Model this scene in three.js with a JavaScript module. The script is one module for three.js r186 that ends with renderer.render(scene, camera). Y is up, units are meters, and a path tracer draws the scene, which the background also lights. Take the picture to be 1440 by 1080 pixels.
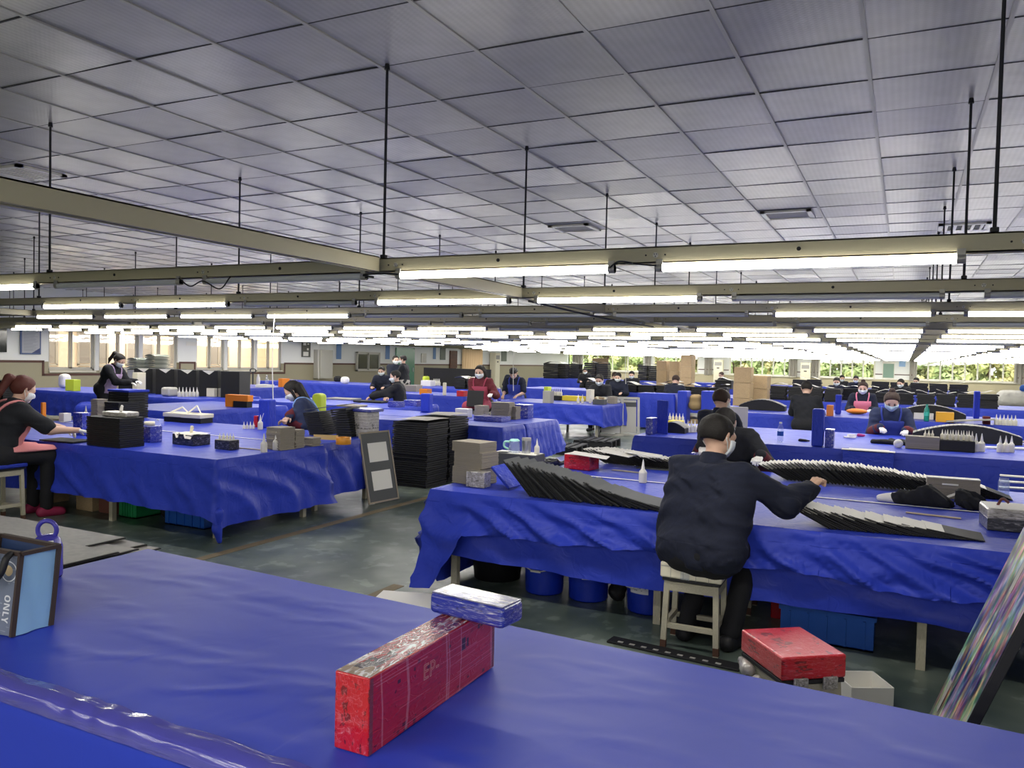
import * as THREE from 'three';
import { RoundedBoxGeometry } from 'three/addons/geometries/RoundedBoxGeometry.js';
import { mergeGeometries } from 'three/addons/utils/BufferGeometryUtils.js';
import { RectAreaLightUniformsLib } from 'three/addons/lights/RectAreaLightUniformsLib.js';
RectAreaLightUniformsLib.init();
const scene = new THREE.Scene();
// ---------- camera, sky, exposure ----------
const FOCAL = 1115.67, CAM_H = 1.6;
const camera = new THREE.PerspectiveCamera(2 * Math.atan(540 / FOCAL) * 180 / Math.PI, 4 / 3, 0.05, 300);
camera.rotation.order = 'YXZ';
camera.rotation.set(-0.03135, 0.45935, 0.02386);
camera.position.set(0, CAM_H, 0);
camera.updateMatrixWorld(true);
scene.add(camera);
scene.background = new THREE.Color(0.92, 0.97, 1.0);
scene.backgroundIntensity = 4.5;
const renderer = new THREE.WebGLRenderer({ antialias: true });
renderer.toneMapping = THREE.LinearToneMapping;
renderer.toneMappingExposure = 1.95;
renderer.shadowMap.enabled = true;
const TUBE_POWER = 50, TUBE_GLOW = 10;      // nits of the down-light and of the tube itself
const WARM = new THREE.Color(1.0, 0.965, 0.90);
// ---------- helpers ----------
let seed = 7;
const rnd = (a = 0, b = 1) => { seed = (seed * 1664525 + 1013904223) >>> 0; return a + (b - a) * seed / 4294967296; };
const V = (x, y, z) => new THREE.Vector3(x, y, z);
const PI = Math.PI;
function ray(px, py) { return V((px - 720) / FOCAL, -(py - 540) / FOCAL, -1).applyEuler(camera.rotation); }
function onY(px, py, h) { const d = ray(px, py), t = (h - CAM_H) / d.y; return V(d.x * t, h, d.z * t); }
function onX(px, py, x) { const d = ray(px, py), t = x / d.x; return V(x, CAM_H + d.y * t, d.z * t); }
function onZ(px, py, z) { const d = ray(px, py), t = z / d.z; return V(d.x * t, CAM_H + d.y * t, z); }
const FWD = V(0, 0, -1).applyEuler(camera.rotation);
const mpp = p => (p.x * FWD.x + (p.y - CAM_H) * FWD.y + p.z * FWD.z) / FOCAL;   // metres for a pixel at that point
const used = {};
function numbered(n) { const k = used[n] = (used[n] ?? -1) + 1; return k ? n + '_' + String(k).padStart(3, '0') : n; }
function shade(o) { o.castShadow = o.receiveShadow = true; return o; }
function tag(o, label, category, group, kind) { o.userData = { label, category }; if (group) o.userData.group = group; if (kind) o.userData.kind = kind; return o; }
function thing(name, label, category, pos = [0, 0, 0], turn = 0, group) {
  const o = new THREE.Group(); o.name = numbered(name); scene.add(o); o.position.set(...pos); o.rotation.y = turn;
  return tag(o, label, category, group);
}
function part(parent, name, geo, mat, label) {
  const m = shade(new THREE.Mesh(geo, mat)); m.name = name; parent.add(m); if (label) m.userData.label = label; return m;
}
function single(name, label, category, geo, mat, pos = [0, 0, 0], turn = 0, group) {
  const m = shade(new THREE.Mesh(geo, mat)); m.name = numbered(name); scene.add(m); m.position.set(...pos); m.rotation.y = turn;
  return tag(m, label, category, group);
}
function struct(name, geo, mat, parent) {
  const m = shade(new THREE.Mesh(geo, mat)); m.name = parent ? name : numbered(name); (parent || scene).add(m);
  if (!parent) m.userData = { kind: 'structure' }; return m;
}
function copy(o, pos, turn, label, group) {
  const c = o.clone(); c.name = numbered(o.name.replace(/_\d{3}$/, '')); scene.add(c); c.position.set(...pos); if (turn !== undefined) c.rotation.y = turn;
  c.userData = { ...o.userData }; if (label) c.userData.label = label; if (group) c.userData.group = group; return c;
}
function bx(w, h, d, x = 0, y = 0, z = 0) { return new THREE.BoxGeometry(w, h, d).translate(x, y, z); }
function rb(w, h, d, r = 0.006, x = 0, y = 0, z = 0) { return new RoundedBoxGeometry(w, h, d, 2, Math.min(r, w * .45, h * .45, d * .45)).translate(x, y, z); }
function merge(list) { return mergeGeometries(list.map(g => g.index ? g.toNonIndexed() : g)); }
function cyl(r0, r1, h, x = 0, y = 0, z = 0, n = 20) { return new THREE.CylinderGeometry(r1, r0, h, n).translate(x, y + h / 2, z); }
function bar(a, b, w, d = w) { // box beam between two points
  const A = V(...a), B = V(...b), g = new THREE.BoxGeometry(w, d, A.distanceTo(B));
  const q = new THREE.Quaternion().setFromUnitVectors(V(0, 0, 1), B.clone().sub(A).normalize());
  return g.applyQuaternion(q).translate((A.x + B.x) / 2, (A.y + B.y) / 2, (A.z + B.z) / 2);
}
function tube(pts, r, n = 24, rad = 7, closed = false) { return new THREE.TubeGeometry(new THREE.CatmullRomCurve3(pts.map(p => V(...p)), closed), n, r, rad, closed); }
function lathe(pts, n = 20) { return new THREE.LatheGeometry(pts.map(p => new THREE.Vector2(...p)), n); }
// ---------- noise and textures ----------
function hash(i, j, s) { let h = (i * 374761393 + j * 668265263 + s * 1274126177) | 0; h = Math.imul(h ^ (h >>> 13), 1274126177); return ((h ^ (h >>> 16)) >>> 0) / 4294967296; }
function vn(x, y, s, per) { // tiling value noise
  const i = Math.floor(x), j = Math.floor(y), f = x - i, g = y - j, u = f * f * (3 - 2 * f), v = g * g * (3 - 2 * g), w = a => per ? ((a % per) + per) % per : a;
  const a = hash(w(i), w(j), s), b = hash(w(i + 1), w(j), s), c = hash(w(i), w(j + 1), s), d = hash(w(i + 1), w(j + 1), s);
  return a + (b - a) * u + (c - a) * v + (a - b - c + d) * u * v;
}
function fbm(x, y, s, per, o = 4) { let a = 0, k = .5; for (let i = 0; i < o; i++) { a += k * vn(x, y, s + i, per); x *= 2; y *= 2; if (per) per *= 2; k /= 2; } return a / (1 - Math.pow(.5, o)); }
function dtex(n, f, srgb = true, m = n) {
  const d = new Uint8Array(n * m * 4);
  for (let j = 0; j < m; j++) for (let i = 0; i < n; i++) { const c = f(i / n, j / m), k = (j * n + i) * 4; d[k] = Math.max(0, Math.min(255, c[0])); d[k + 1] = Math.max(0, Math.min(255, c[1])); d[k + 2] = Math.max(0, Math.min(255, c[2])); d[k + 3] = 255; }
  const t = new THREE.DataTexture(d, n, m); t.wrapS = t.wrapT = THREE.RepeatWrapping; t.magFilter = THREE.LinearFilter; t.minFilter = THREE.LinearMipmapLinearFilter; t.generateMipmaps = true;
  if (srgb) t.colorSpace = THREE.SRGBColorSpace; t.needsUpdate = true; return t;
}
function canvasTex(w, h, draw) {
  const c = document.createElement('canvas'); c.width = w; c.height = h; draw(c.getContext('2d'), w, h);
  const t = new THREE.CanvasTexture(c); t.colorSpace = THREE.SRGBColorSpace; return t;
}
const rep = (t, u, v = u) => { const c = t.clone(); c.repeat.set(u, v); c.needsUpdate = true; return c; };
const g1 = v => [v, v, v];
// worn glossy green floor paint
const floorTex = dtex(512, (u, v) => { const a = fbm(u * 6, v * 6, 3, 6, 5), b = fbm(u * 40, v * 40, 9, 40, 3), s = b > .66 ? 18 : 0, p = Math.max(0, a - .52) * 130; return [54 + a * 28 + b * 13 + s + p, 68 + a * 26 + b * 13 + s + p * .95, 64 + a * 24 + b * 11 + s + p * .8]; });
const floorRough = dtex(256, (u, v) => g1(50 + 120 * fbm(u * 8, v * 8, 21, 8, 4)), false);
const wrinkle = dtex(512, (u, v) => { const w = fbm(u * 3, v * 3, 5, 3, 4), a = Math.abs(fbm(u * 5 + w * 2, v * 5 + w, 31, 0, 3) - .5), r = Math.pow(1 - Math.min(1, a * 9), 2); return g1(110 + 60 * r + 40 * (fbm(u * 14, v * 14, 40, 14, 3) - .5)); }, false);
const fineGrain = dtex(256, (u, v) => g1(90 + 80 * fbm(u * 60, v * 60, 11, 60, 2)), false);
// embossed fibre tile: rows of small dimples
const tileBump = dtex(256, (u, v) => g1(120 + 70 * Math.sin(u * PI * 2 * 16) * (.5 + .5 * Math.sin(v * PI * 2 * 24)) + 26 * fbm(u * 20, v * 20, 3, 20, 2)), false);
const tileTex = dtex(256, (u, v) => { const a = 214 + 22 * fbm(u * 5, v * 5, 8, 5, 4) + 5 * Math.sin(u * PI * 2 * 16); return [a, a - 1, a + 1]; });
const cardTex = dtex(128, (u, v) => { const l = Math.floor(v * 64) % 2 ? 0 : 26, n = 60 * (hash(0, Math.floor(v * 64), 5) - .5); return g1(196 + l + n * .5); });
const fabricTex = dtex(128, (u, v) => g1(190 + 50 * fbm(u * 50, v * 50, 2, 50, 2)));
const foldBump = dtex(256, (u, v) => { const w = fbm(u * 4, v * 4, 17, 4, 3); return g1(128 + 90 * (fbm(u * 6 + w * 2, v * 3 + w, 27, 0, 4) - .5)); }, false);
const woodTex = dtex(128, (u, v) => { const a = fbm(u * 3, v * 40, 4, 0, 3); return [150 + 60 * a, 118 + 50 * a, 80 + 40 * a]; });
// crinkled clear film: streaks of whitish plastic over colour c
function filmTex(c, amt, s, extra) {
  return dtex(256, (u, v) => {
    const w = fbm(u * 3, v * 3, s, 3, 3), st = Math.pow(Math.max(0, 1 - Math.abs(fbm(u * 4 + w, v * 16 + w * 3, s + 3, 0, 3) - .5) * 14), 2), pt = Math.max(0, fbm(u * 7, v * 7, s + 9, 7, 4) - .56) * 2.2;
    const k = Math.min(1, (st * .7 + pt) * amt), d = fbm(u * 9, v * 9, s + 15, 9, 3) > .7 ? .62 : 1; let o = [c[0] * d, c[1] * d, c[2] * d];
    if (extra) o = extra(u, v, o); return [o[0] + (222 - o[0]) * k, o[1] + (218 - o[1]) * k, o[2] + (216 - o[2]) * k];
  });
}
// ---------- materials ----------
function mat(c, rough = .7, o = {}) { return new THREE.MeshStandardMaterial({ color: c, roughness: rough, ...o }); }
function phys(c, rough, o = {}) { return new THREE.MeshPhysicalMaterial({ color: c, roughness: rough, ...o }); }
const M = {
  vinyl: phys(0x2d40b6, .45, { specularIntensity: .5, bumpMap: rep(foldBump, 1.6), bumpScale: .03 }),
  floor: phys(0xffffff, 1, { map: rep(floorTex, .25), roughnessMap: rep(floorRough, .3), clearcoat: .25, clearcoatRoughness: .25 }),
  tile: mat(0xcfcdca, .3, { map: tileTex, bumpMap: tileBump, bumpScale: .0012 }),
  tileB: mat(0xe2e0d8, .26, { map: tileTex, bumpMap: tileBump, bumpScale: .001 }),
  tileC: mat(0xbfbec3, .36, { map: tileTex, bumpMap: tileBump, bumpScale: .0012 }),
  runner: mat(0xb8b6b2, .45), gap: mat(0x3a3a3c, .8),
  beam: mat(0xcfc7a4, .38, { bumpMap: rep(fineGrain, 2), bumpScale: .0004 }),
  rod: mat(0x34353a, .5, { metalness: .6 }), dark: mat(0x1c1d20, .6), steel: mat(0xb9bcc0, .3, { metalness: .9 }),
  tubeOn: new THREE.MeshStandardMaterial({ color: 0xffffff, emissive: WARM, emissiveIntensity: TUBE_GLOW }),
  tubeOff: phys(0xd9dcdd, .2), cap: mat(0xb4b2aa, .4, { metalness: .4 }),
  wallHi: mat(0xf0f1ee, .75), wallLo: mat(0xa49d84, .6), stripe: mat(0x5a3a30, .6), sill: mat(0xdad6c6, .5),
  frame: mat(0xb8b6ac, .4), frameW: mat(0xe9e6da, .4), glass: phys(0xffffff, .02, { transmission: 1, thickness: 0, ior: 1.45 }), paintedDarkGlass: phys(0x2c302c, .08), cream: mat(0xf8ead4, .8),
  black: mat(0x15161a, .62, { map: fabricTex }), blackEdge: mat(0x101114, .7), grayCard: mat(0xb5ac9c, .8, { map: cardTex }), darkCard: mat(0x45484a, .55), white: mat(0xe4e2da, .65), paper: mat(0xf0eee6, .8), grayTop: mat(0x9c9a95, .7),
  stool: mat(0xcfc9b0, .5, { map: fabricTex }), stoolChip: mat(0x53382a, .8), pad: mat(0xe4dec6, .55), orange: mat(0xf08a1c, .55), yellow: mat(0xe8d132, .5), lime: mat(0xc9dc3c, .5), green: mat(0x1f8a53, .5), red: mat(0xc0202c, .4), pink: mat(0xe0809a, .7),
  bucket: phys(0x1632b0, .32), crate: phys(0x1a56b4, .4), bottle: phys(0xf2efe2, .4, { transmission: .35, thickness: 0 }), clear: phys(0xf4f8ff, .08, { transmission: .9, thickness: 0 }), carton: mat(0xcbb088, .8, { map: fabricTex }),
  skin: mat(0xffffff, .55, { vertexColors: true }), navy: mat(0x1a2138, .9, { map: fabricTex, bumpMap: foldBump, bumpScale: .03 }), blackCloth: mat(0x191b22, .9, { bumpMap: foldBump, bumpScale: .025 }), blueCloth: mat(0x1f2a4c, .85, { bumpMap: foldBump, bumpScale: .01 }), trousers: mat(0x111218, .85), hairBlack: mat(0x171310, .75, { bumpMap: rep(fineGrain, 3), bumpScale: .004 }), hairRed: mat(0x54241c, .7, { bumpMap: rep(fineGrain, 3), bumpScale: .004 }), hairBrown: mat(0x33221b, .75, { bumpMap: rep(fineGrain, 3), bumpScale: .004 }), mask: mat(0xdfe6ea, .8), maskBlue: mat(0xbcd3e2, .8), glove: mat(0xf0eee8, .85),
  apronPink: mat(0xe08f92, .8, { bumpMap: foldBump, bumpScale: .006 }), apronLilac: mat(0xb79fc4, .8), apronBlue: mat(0x7da0d8, .8), apronRoyal: mat(0x2f3f9c, .8), apronRed: mat(0x9c3d55, .8), maroon: mat(0x5b1824, .85), shoe: mat(0x8d1f48, .6), shoeDark: mat(0x16161a, .6), purple: phys(0x5a55c8, .2, { transmission: .35, thickness: 0 }), bag: mat(0x78a9d6, .65, { bumpMap: foldBump, bumpScale: .01 }), bagEdge: mat(0x3c2f2a, .7),
};
const filmRed = filmTex([188, 16, 32], .55, 51), filmBlue = filmTex([38, 50, 160], 1.0, 61), filmGray = filmTex([150, 146, 138], 1.2, 71), filmBlack = filmTex([26, 27, 30], .7, 81);
const film = (t, c = 0xffffff) => phys(c, .3, { map: t, clearcoat: .7, clearcoatRoughness: .12, bumpMap: rep(wrinkle, 2), bumpScale: .003 });
M.smoothVinyl = M.vinyl.clone(); M.smoothVinyl.bumpMap = rep(foldBump, .8); M.smoothVinyl.bumpScale = .008;
M.wrapRed = film(filmRed); M.wrapBlue = film(filmBlue); M.wrapGray = film(filmGray); M.wrapBlack = film(filmBlack);
// ---------- room shell ----------
const XL = -20.5, XR = 9, ZB = 9, ZF = -50, YC = 3.184, T = 0.70;
function uvXZ(g, s = 1) { const p = g.attributes.position, u = g.attributes.uv; for (let i = 0; i < p.count; i++) u.setXY(i, p.getX(i) * s, p.getZ(i) * s); return g; }
struct('floor', uvXZ(bx(XR - XL, .2, ZB - ZF, (XL + XR) / 2, -.1, (ZB + ZF) / 2)), M.floor);
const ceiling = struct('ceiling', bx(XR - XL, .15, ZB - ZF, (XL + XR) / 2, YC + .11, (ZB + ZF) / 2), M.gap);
{ // lay-in tiles of the suspended ceiling
  const X0 = -3.828, Z0 = -2.393, PX = .6, PZ = .607, all = [];
  for (let c = -27; c < 21; c++) for (let r = -18; r < 78; r++) {
    const x = X0 + PX * (c + .5), z = Z0 - PZ * (r + .5); if (x < XL + .2 || x > XR - .2 || z < ZF + .2 || z > ZB - .2) continue;
    const q = V(x, YC - CAM_H, z).applyQuaternion(camera.quaternion.clone().invert()); const sx = q.x / -q.z * FOCAL, sy = q.y / -q.z * FOCAL;
    const vis = q.z < -.5 && Math.abs(sx) < 790 && Math.abs(sy) < 600; all.push({ x, z, key: vis ? q.length() : 100 + q.length(), k: c * 131 + r });
  }
  all.sort((a, b) => a.key - b.key);
  const geo = bx(.588, .012, .596), rest = [[], [], []], mats = [M.tile, M.tileB, M.tileC];
  all.forEach((t, i) => {
    const h = hash(t.k, 3, 5), m = h > .93 ? 1 : h > .62 ? 2 : 0, rx = (hash(t.k, 1, 9) - .5) * .012, rz = (hash(t.k, 2, 9) - .5) * .012, y = YC + .006 + (hash(t.k, 4, 9) - .5) * .004;
    if (i < 300) { const p = part(ceiling, 'ceiling_tile', geo, mats[m]); p.position.set(t.x, y, t.z); p.rotation.set(rx, 0, rz); }
    else rest[m].push(geo.clone().rotateX(rx).rotateZ(rz).translate(t.x, y, t.z));
  });
  rest.forEach((l, i) => { if (l.length) { const p = part(ceiling, 'distant_tiles', merge(l), mats[i]); p.userData.kind = 'stuff'; } });
  for (let c = -27; c < 21; c++) { const x = X0 + PX * c; if (x > XL + .1 && x < XR - .1) part(ceiling, 'ceiling_runner', bx(.02, .01, ZB - ZF - .1, x, YC - .003, (ZB + ZF) / 2), M.runner); }
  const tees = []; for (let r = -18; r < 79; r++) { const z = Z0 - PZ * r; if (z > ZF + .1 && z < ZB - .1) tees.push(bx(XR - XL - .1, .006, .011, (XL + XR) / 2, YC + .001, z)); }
  part(ceiling, 'cross_tees', merge(tees), M.gap).userData.kind = 'stuff';  // tees coloured dark to paint in the shade of the tile gaps
}
// left wall with the corridor windows
const wallL = struct('wall_left', bx(.2, YC + .3, .5, XL - .1, (YC + .3) / 2, ZB - .25), M.wallHi);
const SILL = 1.0, DADO = 1.24, WTOP = 2.55;
const openL = [[-14.86, -13.5], [-16.3, -14.98], [-17.7, -16.42], [-19.62, -18.45], [-21.0, -19.74], [-22.35, -21.12]];
function lseg(z0, z1, y0, y1, m, n = 'wall_section', th = .2, off = 0) { part(wallL, n, bx(th, y1 - y0, Math.abs(z1 - z0), XL - th / 2 + off, (y0 + y1) / 2, (z0 + z1) / 2), m); }
{
  const cuts = [ZB - .5, -13.5]; // solid stretches
  const solid = [[ZB - .5, -13.5], [-14.86, -14.98], [-16.3, -16.42], [-17.7, -18.45], [-19.62, -19.74], [-21.0, -21.12], [-22.35, ZF]];
  for (const [a, b] of solid) { lseg(a, b, DADO, YC + .2, M.wallHi); }
  for (const [a, b] of [[ZB - .5, -13.5], [-17.75, -18.4], [-22.35, ZF]]) lseg(a, b, SILL, DADO, M.wallLo);
  for (const [a, b] of solid.filter((s, i) => [1, 2, 4, 5].includes(i))) lseg(a, b, SILL, DADO, M.wallHi);
  lseg(ZB - .5, ZF, 0, SILL, M.wallLo);
  for (const [a, b] of openL) lseg(a, b, WTOP, YC + .2, M.wallHi);
  for (const [a, b] of [[ZB - .5, -13.35], [-17.78, -18.37], [-22.5, ZF]]) lseg(a, b, DADO - .03, DADO + .03, M.stripe, 'dado_stripe', .012, .012);
  for (const [a, b] of [[-13.35, -17.78], [-18.37, -22.5]]) lseg(a, b, SILL - .14, SILL - .08, M.stripe, 'dado_stripe', .012, .012);
  for (const z of [-13.35, -17.78, -18.37, -22.5]) lseg(z + .03, z - .03, SILL - .14, DADO + .03, M.stripe, 'dado_stripe', .012, .012);
}
let winN = 0;
function windowUnit(len, y0, y1, sashes, frameM, glassM) { // in the local x-y plane, centred on x
  const g = new THREE.Group(); g.name = 'window_' + (++winN); g.userData = { kind: 'structure' }; scene.add(g);
  const h = y1 - y0, ym = (y0 + y1) / 2, f = .05;
  part(g, 'window_frame', merge([bx(len, f, .1, 0, y0 + f / 2, 0), bx(len, f, .1, 0, y1 - f / 2, 0), bx(f, h, .1, -len / 2 + f / 2, ym, 0), bx(f, h, .1, len / 2 - f / 2, ym, 0)]), frameM);
  const w = (len - 2 * f) / sashes;
  for (let i = 0; i < sashes; i++) {
    const x = -len / 2 + f + w * (i + .5), s = .04, z = i % 2 ? .02 : -.02;
    const fr = part(g, 'sash', merge([bx(w, s, .035, x, y0 + f + s / 2, z), bx(w, s, .035, x, y1 - f - s / 2, z), bx(s, h - 2 * f, .035, x - w / 2 + s / 2, ym, z), bx(s, h - 2 * f, .035, x + w / 2 - s / 2, ym, z)]), frameM);
    part(fr, 'pane', bx(w - 2 * s, h - 2 * f - 2 * s, .006, x, ym, z), glassM);
  }
  return g;
}
for (const [a, b] of openL) { const w = windowUnit(a < b ? b - a : a - b, SILL, WTOP, 2, M.frame, M.glass); w.position.set(XL - .1, 0, (a + b) / 2); w.rotation.y = PI / 2; part(w, 'window_sill', bx(Math.abs(b - a), .04, .26, 0, SILL - .03, .02), M.sill); }
{ // corridor seen through the windows: cream walls, lit by its own ceiling lamps
  const cm = M.cream, x0 = XL - 2.6;
  const c = struct('wall_corridor', bx(.15, YC + .2, 12.4, x0, (YC + .2) / 2, -18), cm);
  part(c, 'corridor_ceiling', bx(2.5, .1, 12.4, XL - 1.4, 2.95, -18), M.wallHi); part(c, 'corridor_floor', bx(2.5, .08, 12.4, XL - 1.4, -.04, -18), M.grayTop);
  part(c, 'corridor_end', bx(2.5, YC, .1, XL - 1.4, YC / 2, -11.8), cm); part(c, 'corridor_end', bx(2.5, YC, .1, XL - 1.4, YC / 2, -24.2), cm);
  for (const z of [-13.2, -14.9, -16.6, -18.3, -20, -21.7]) { // window frames on the far side of the corridor
    part(c, 'inner_frame', merge([bx(.05, 1.6, .06, x0 + .1, 1.9, z - .5), bx(.05, 1.6, .06, x0 + .1, 1.9, z + .5), bx(.05, .06, 1.06, x0 + .1, 1.1, z), bx(.05, .06, 1.06, x0 + .1, 2.7, z), bx(.05, 1.6, .04, x0 + .1, 1.9, z)]), M.frame);
    part(c, 'inner_panel', bx(.02, 1.5, .92, x0 + .085, 1.9, z), M.grayTop);
  }
  for (const z of [-14, -18, -22]) {
    const l = thing('corridor_lamp', 'ceiling light panel in the corridor behind the windows', 'lamp', [XL - 1.3, 2.86, z], 0, 'corridor lamps');
    part(l, 'diffuser', bx(.6, .04, 1.2), new THREE.MeshStandardMaterial({ color: 0xffffff, emissive: 0xfff0dd, emissiveIntensity: 2 }));
    const r = new THREE.RectAreaLight(0xffeedb, 20, .6, 1.2); r.position.y = -.03; r.rotation.x = -PI / 2; r.castShadow = true; l.add(r);
  }
}
// far wall with the daylight windows
const wallF = struct('wall_far', bx(XR - XL, SILL - .05, .2, (XL + XR) / 2, (SILL - .05) / 2, ZF - .1), mat(0xc9bf9f, .7));
const zx = p => onZ(p, 520, ZF).x;
const openF = [[797, 905, 5], [918, 982, 4], [1025, 1120, 6], [1151, 1231, 5], [1287, 1431, 8]].map(([a, b, n]) => [zx(a), zx(b), n]);
{
  let x = XL; const F = (a, b, y0, y1, m, n = 'wall_section') => part(wallF, n, bx(b - a, y1 - y0, .2, (a + b) / 2, (y0 + y1) / 2, ZF - .1), m);
  for (const [a, b, n] of openF) { F(x, a, SILL - .05, YC + .2, M.wallHi); F(a, b, 2.6, YC + .2, M.wallHi); x = b; const w = windowUnit(b - a, SILL - .05, 2.6, n, M.frameW, M.glass); w.position.set((a + b) / 2, 0, ZF - .1); part(w, 'window_sill', bx(b - a, .05, .3, 0, SILL - .06, .05), M.sill); }
  F(x, XR, SILL - .05, YC + .2, M.wallHi);
  let a0 = XL; for (const [a, b] of openF) { part(wallF, 'dado_stripe', bx(a - a0, .05, .014, (a + a0) / 2, DADO, ZF + .008), M.stripe); a0 = b; } part(wallF, 'dado_stripe', bx(XR - a0, .05, .014, (XR + a0) / 2, DADO, ZF + .008), M.stripe);
  part(wallF, 'skirting', bx(XR - XL, .12, .02, (XR + XL) / 2, .06, ZF + .012), M.stripe);
}
struct('wall_right', bx(.2, YC + .3, ZB - ZF, XR + .1, (YC + .3) / 2, (ZB + ZF) / 2), M.wallHi);
struct('wall_back', bx(XR - XL, YC + .3, .2, (XL + XR) / 2, (YC + .3) / 2, ZB + .1), M.wallHi);
{ // outside: ground and a row of trees beyond the far windows
  struct('ground_outside', bx(60, .2, 30, -6, -.4, ZF - 15.4), mat(0x8c9a6a, .9));
  const lm = [mat(0xc3c681, .8, { map: fabricTex }), mat(0xdccf8c, .8, { map: fabricTex }), mat(0xa9b877, .8, { map: fabricTex })];
  const h = thing('garden_hedge', 'tall yellow-green hedge of leaves outside the far windows', 'hedge', [0, -.3, ZF - 5.5]);
  for (let i = 0; i < 24; i++) part(h, 'stem', cyl(.09, .05, 2.6, -24 + i * 1.5, 0, rnd(-.6, .4), 6), M.stoolChip);
  const sets = [[], [], []]; for (let k = 0; k < 1500; k++) { const s2 = rnd(.22, .6), g = new THREE.IcosahedronGeometry(s2, 1), p = g.attributes.position; for (let q = 0; q < p.count; q++) { const f = .65 + .7 * hash(q, k, 3); p.setXYZ(q, p.getX(q) * f, p.getY(q) * f, p.getZ(q) * f); } g.computeVertexNormals(); const x = rnd(-25, 12); sets[Math.floor(fbm(x * .5, k * .001, 4, 0, 2) * 5 + rnd()) % 3].push(g.translate(x, .2 + Math.pow(rnd(), .8) * 5.4, rnd(-1, 1.2))); }
  sets.forEach((l, i) => { part(h, 'foliage', merge(l), lm[i]).userData.kind = 'stuff'; });
}
// ---------- beams, hanger rods, fluorescent tubes ----------
const BY0 = 2.055, BY1 = 2.13, SLOT = k => -.42 - 1.43 * k;
const rowZ = [-3.6, -5.37, -7.14, -8.8, -10.36, -12.02, -13.95, -15.5, -17.0, -18.6, -20.4, -22, -23.3, -25, -26.8, -28.4, -30, -31.7, -33.5, -35.2, -36.8, -40.2, -42, -43.6, -47, -48.6, -.1, 1.67, 3.44, 5.21];  // the row closest to the far wall is added to brighten that wall
const offRow = { 3: 1, 7: 1, 11: 1, 15: 1, 19: 1, 22: 1 };
const offSlot = { 0: [2, 3, -1, -2, -3], 1: [0, 3, -1, -2], 2: [1, 2, 3, 8], 4: [3], 12: [4, 9], 5: [], 8: [6] };
const lampGeo = { tube: new THREE.CylinderGeometry(.019, .019, 1.17, 8, 1, true).rotateZ(PI / 2), cap: merge([new THREE.CylinderGeometry(.0205, .0205, .03, 10).rotateZ(PI / 2), bx(.03, .05, .03, 0, .012, 0)]), clip: merge([bx(.02, .035, .05, 0, .02, .012)]) };
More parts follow.
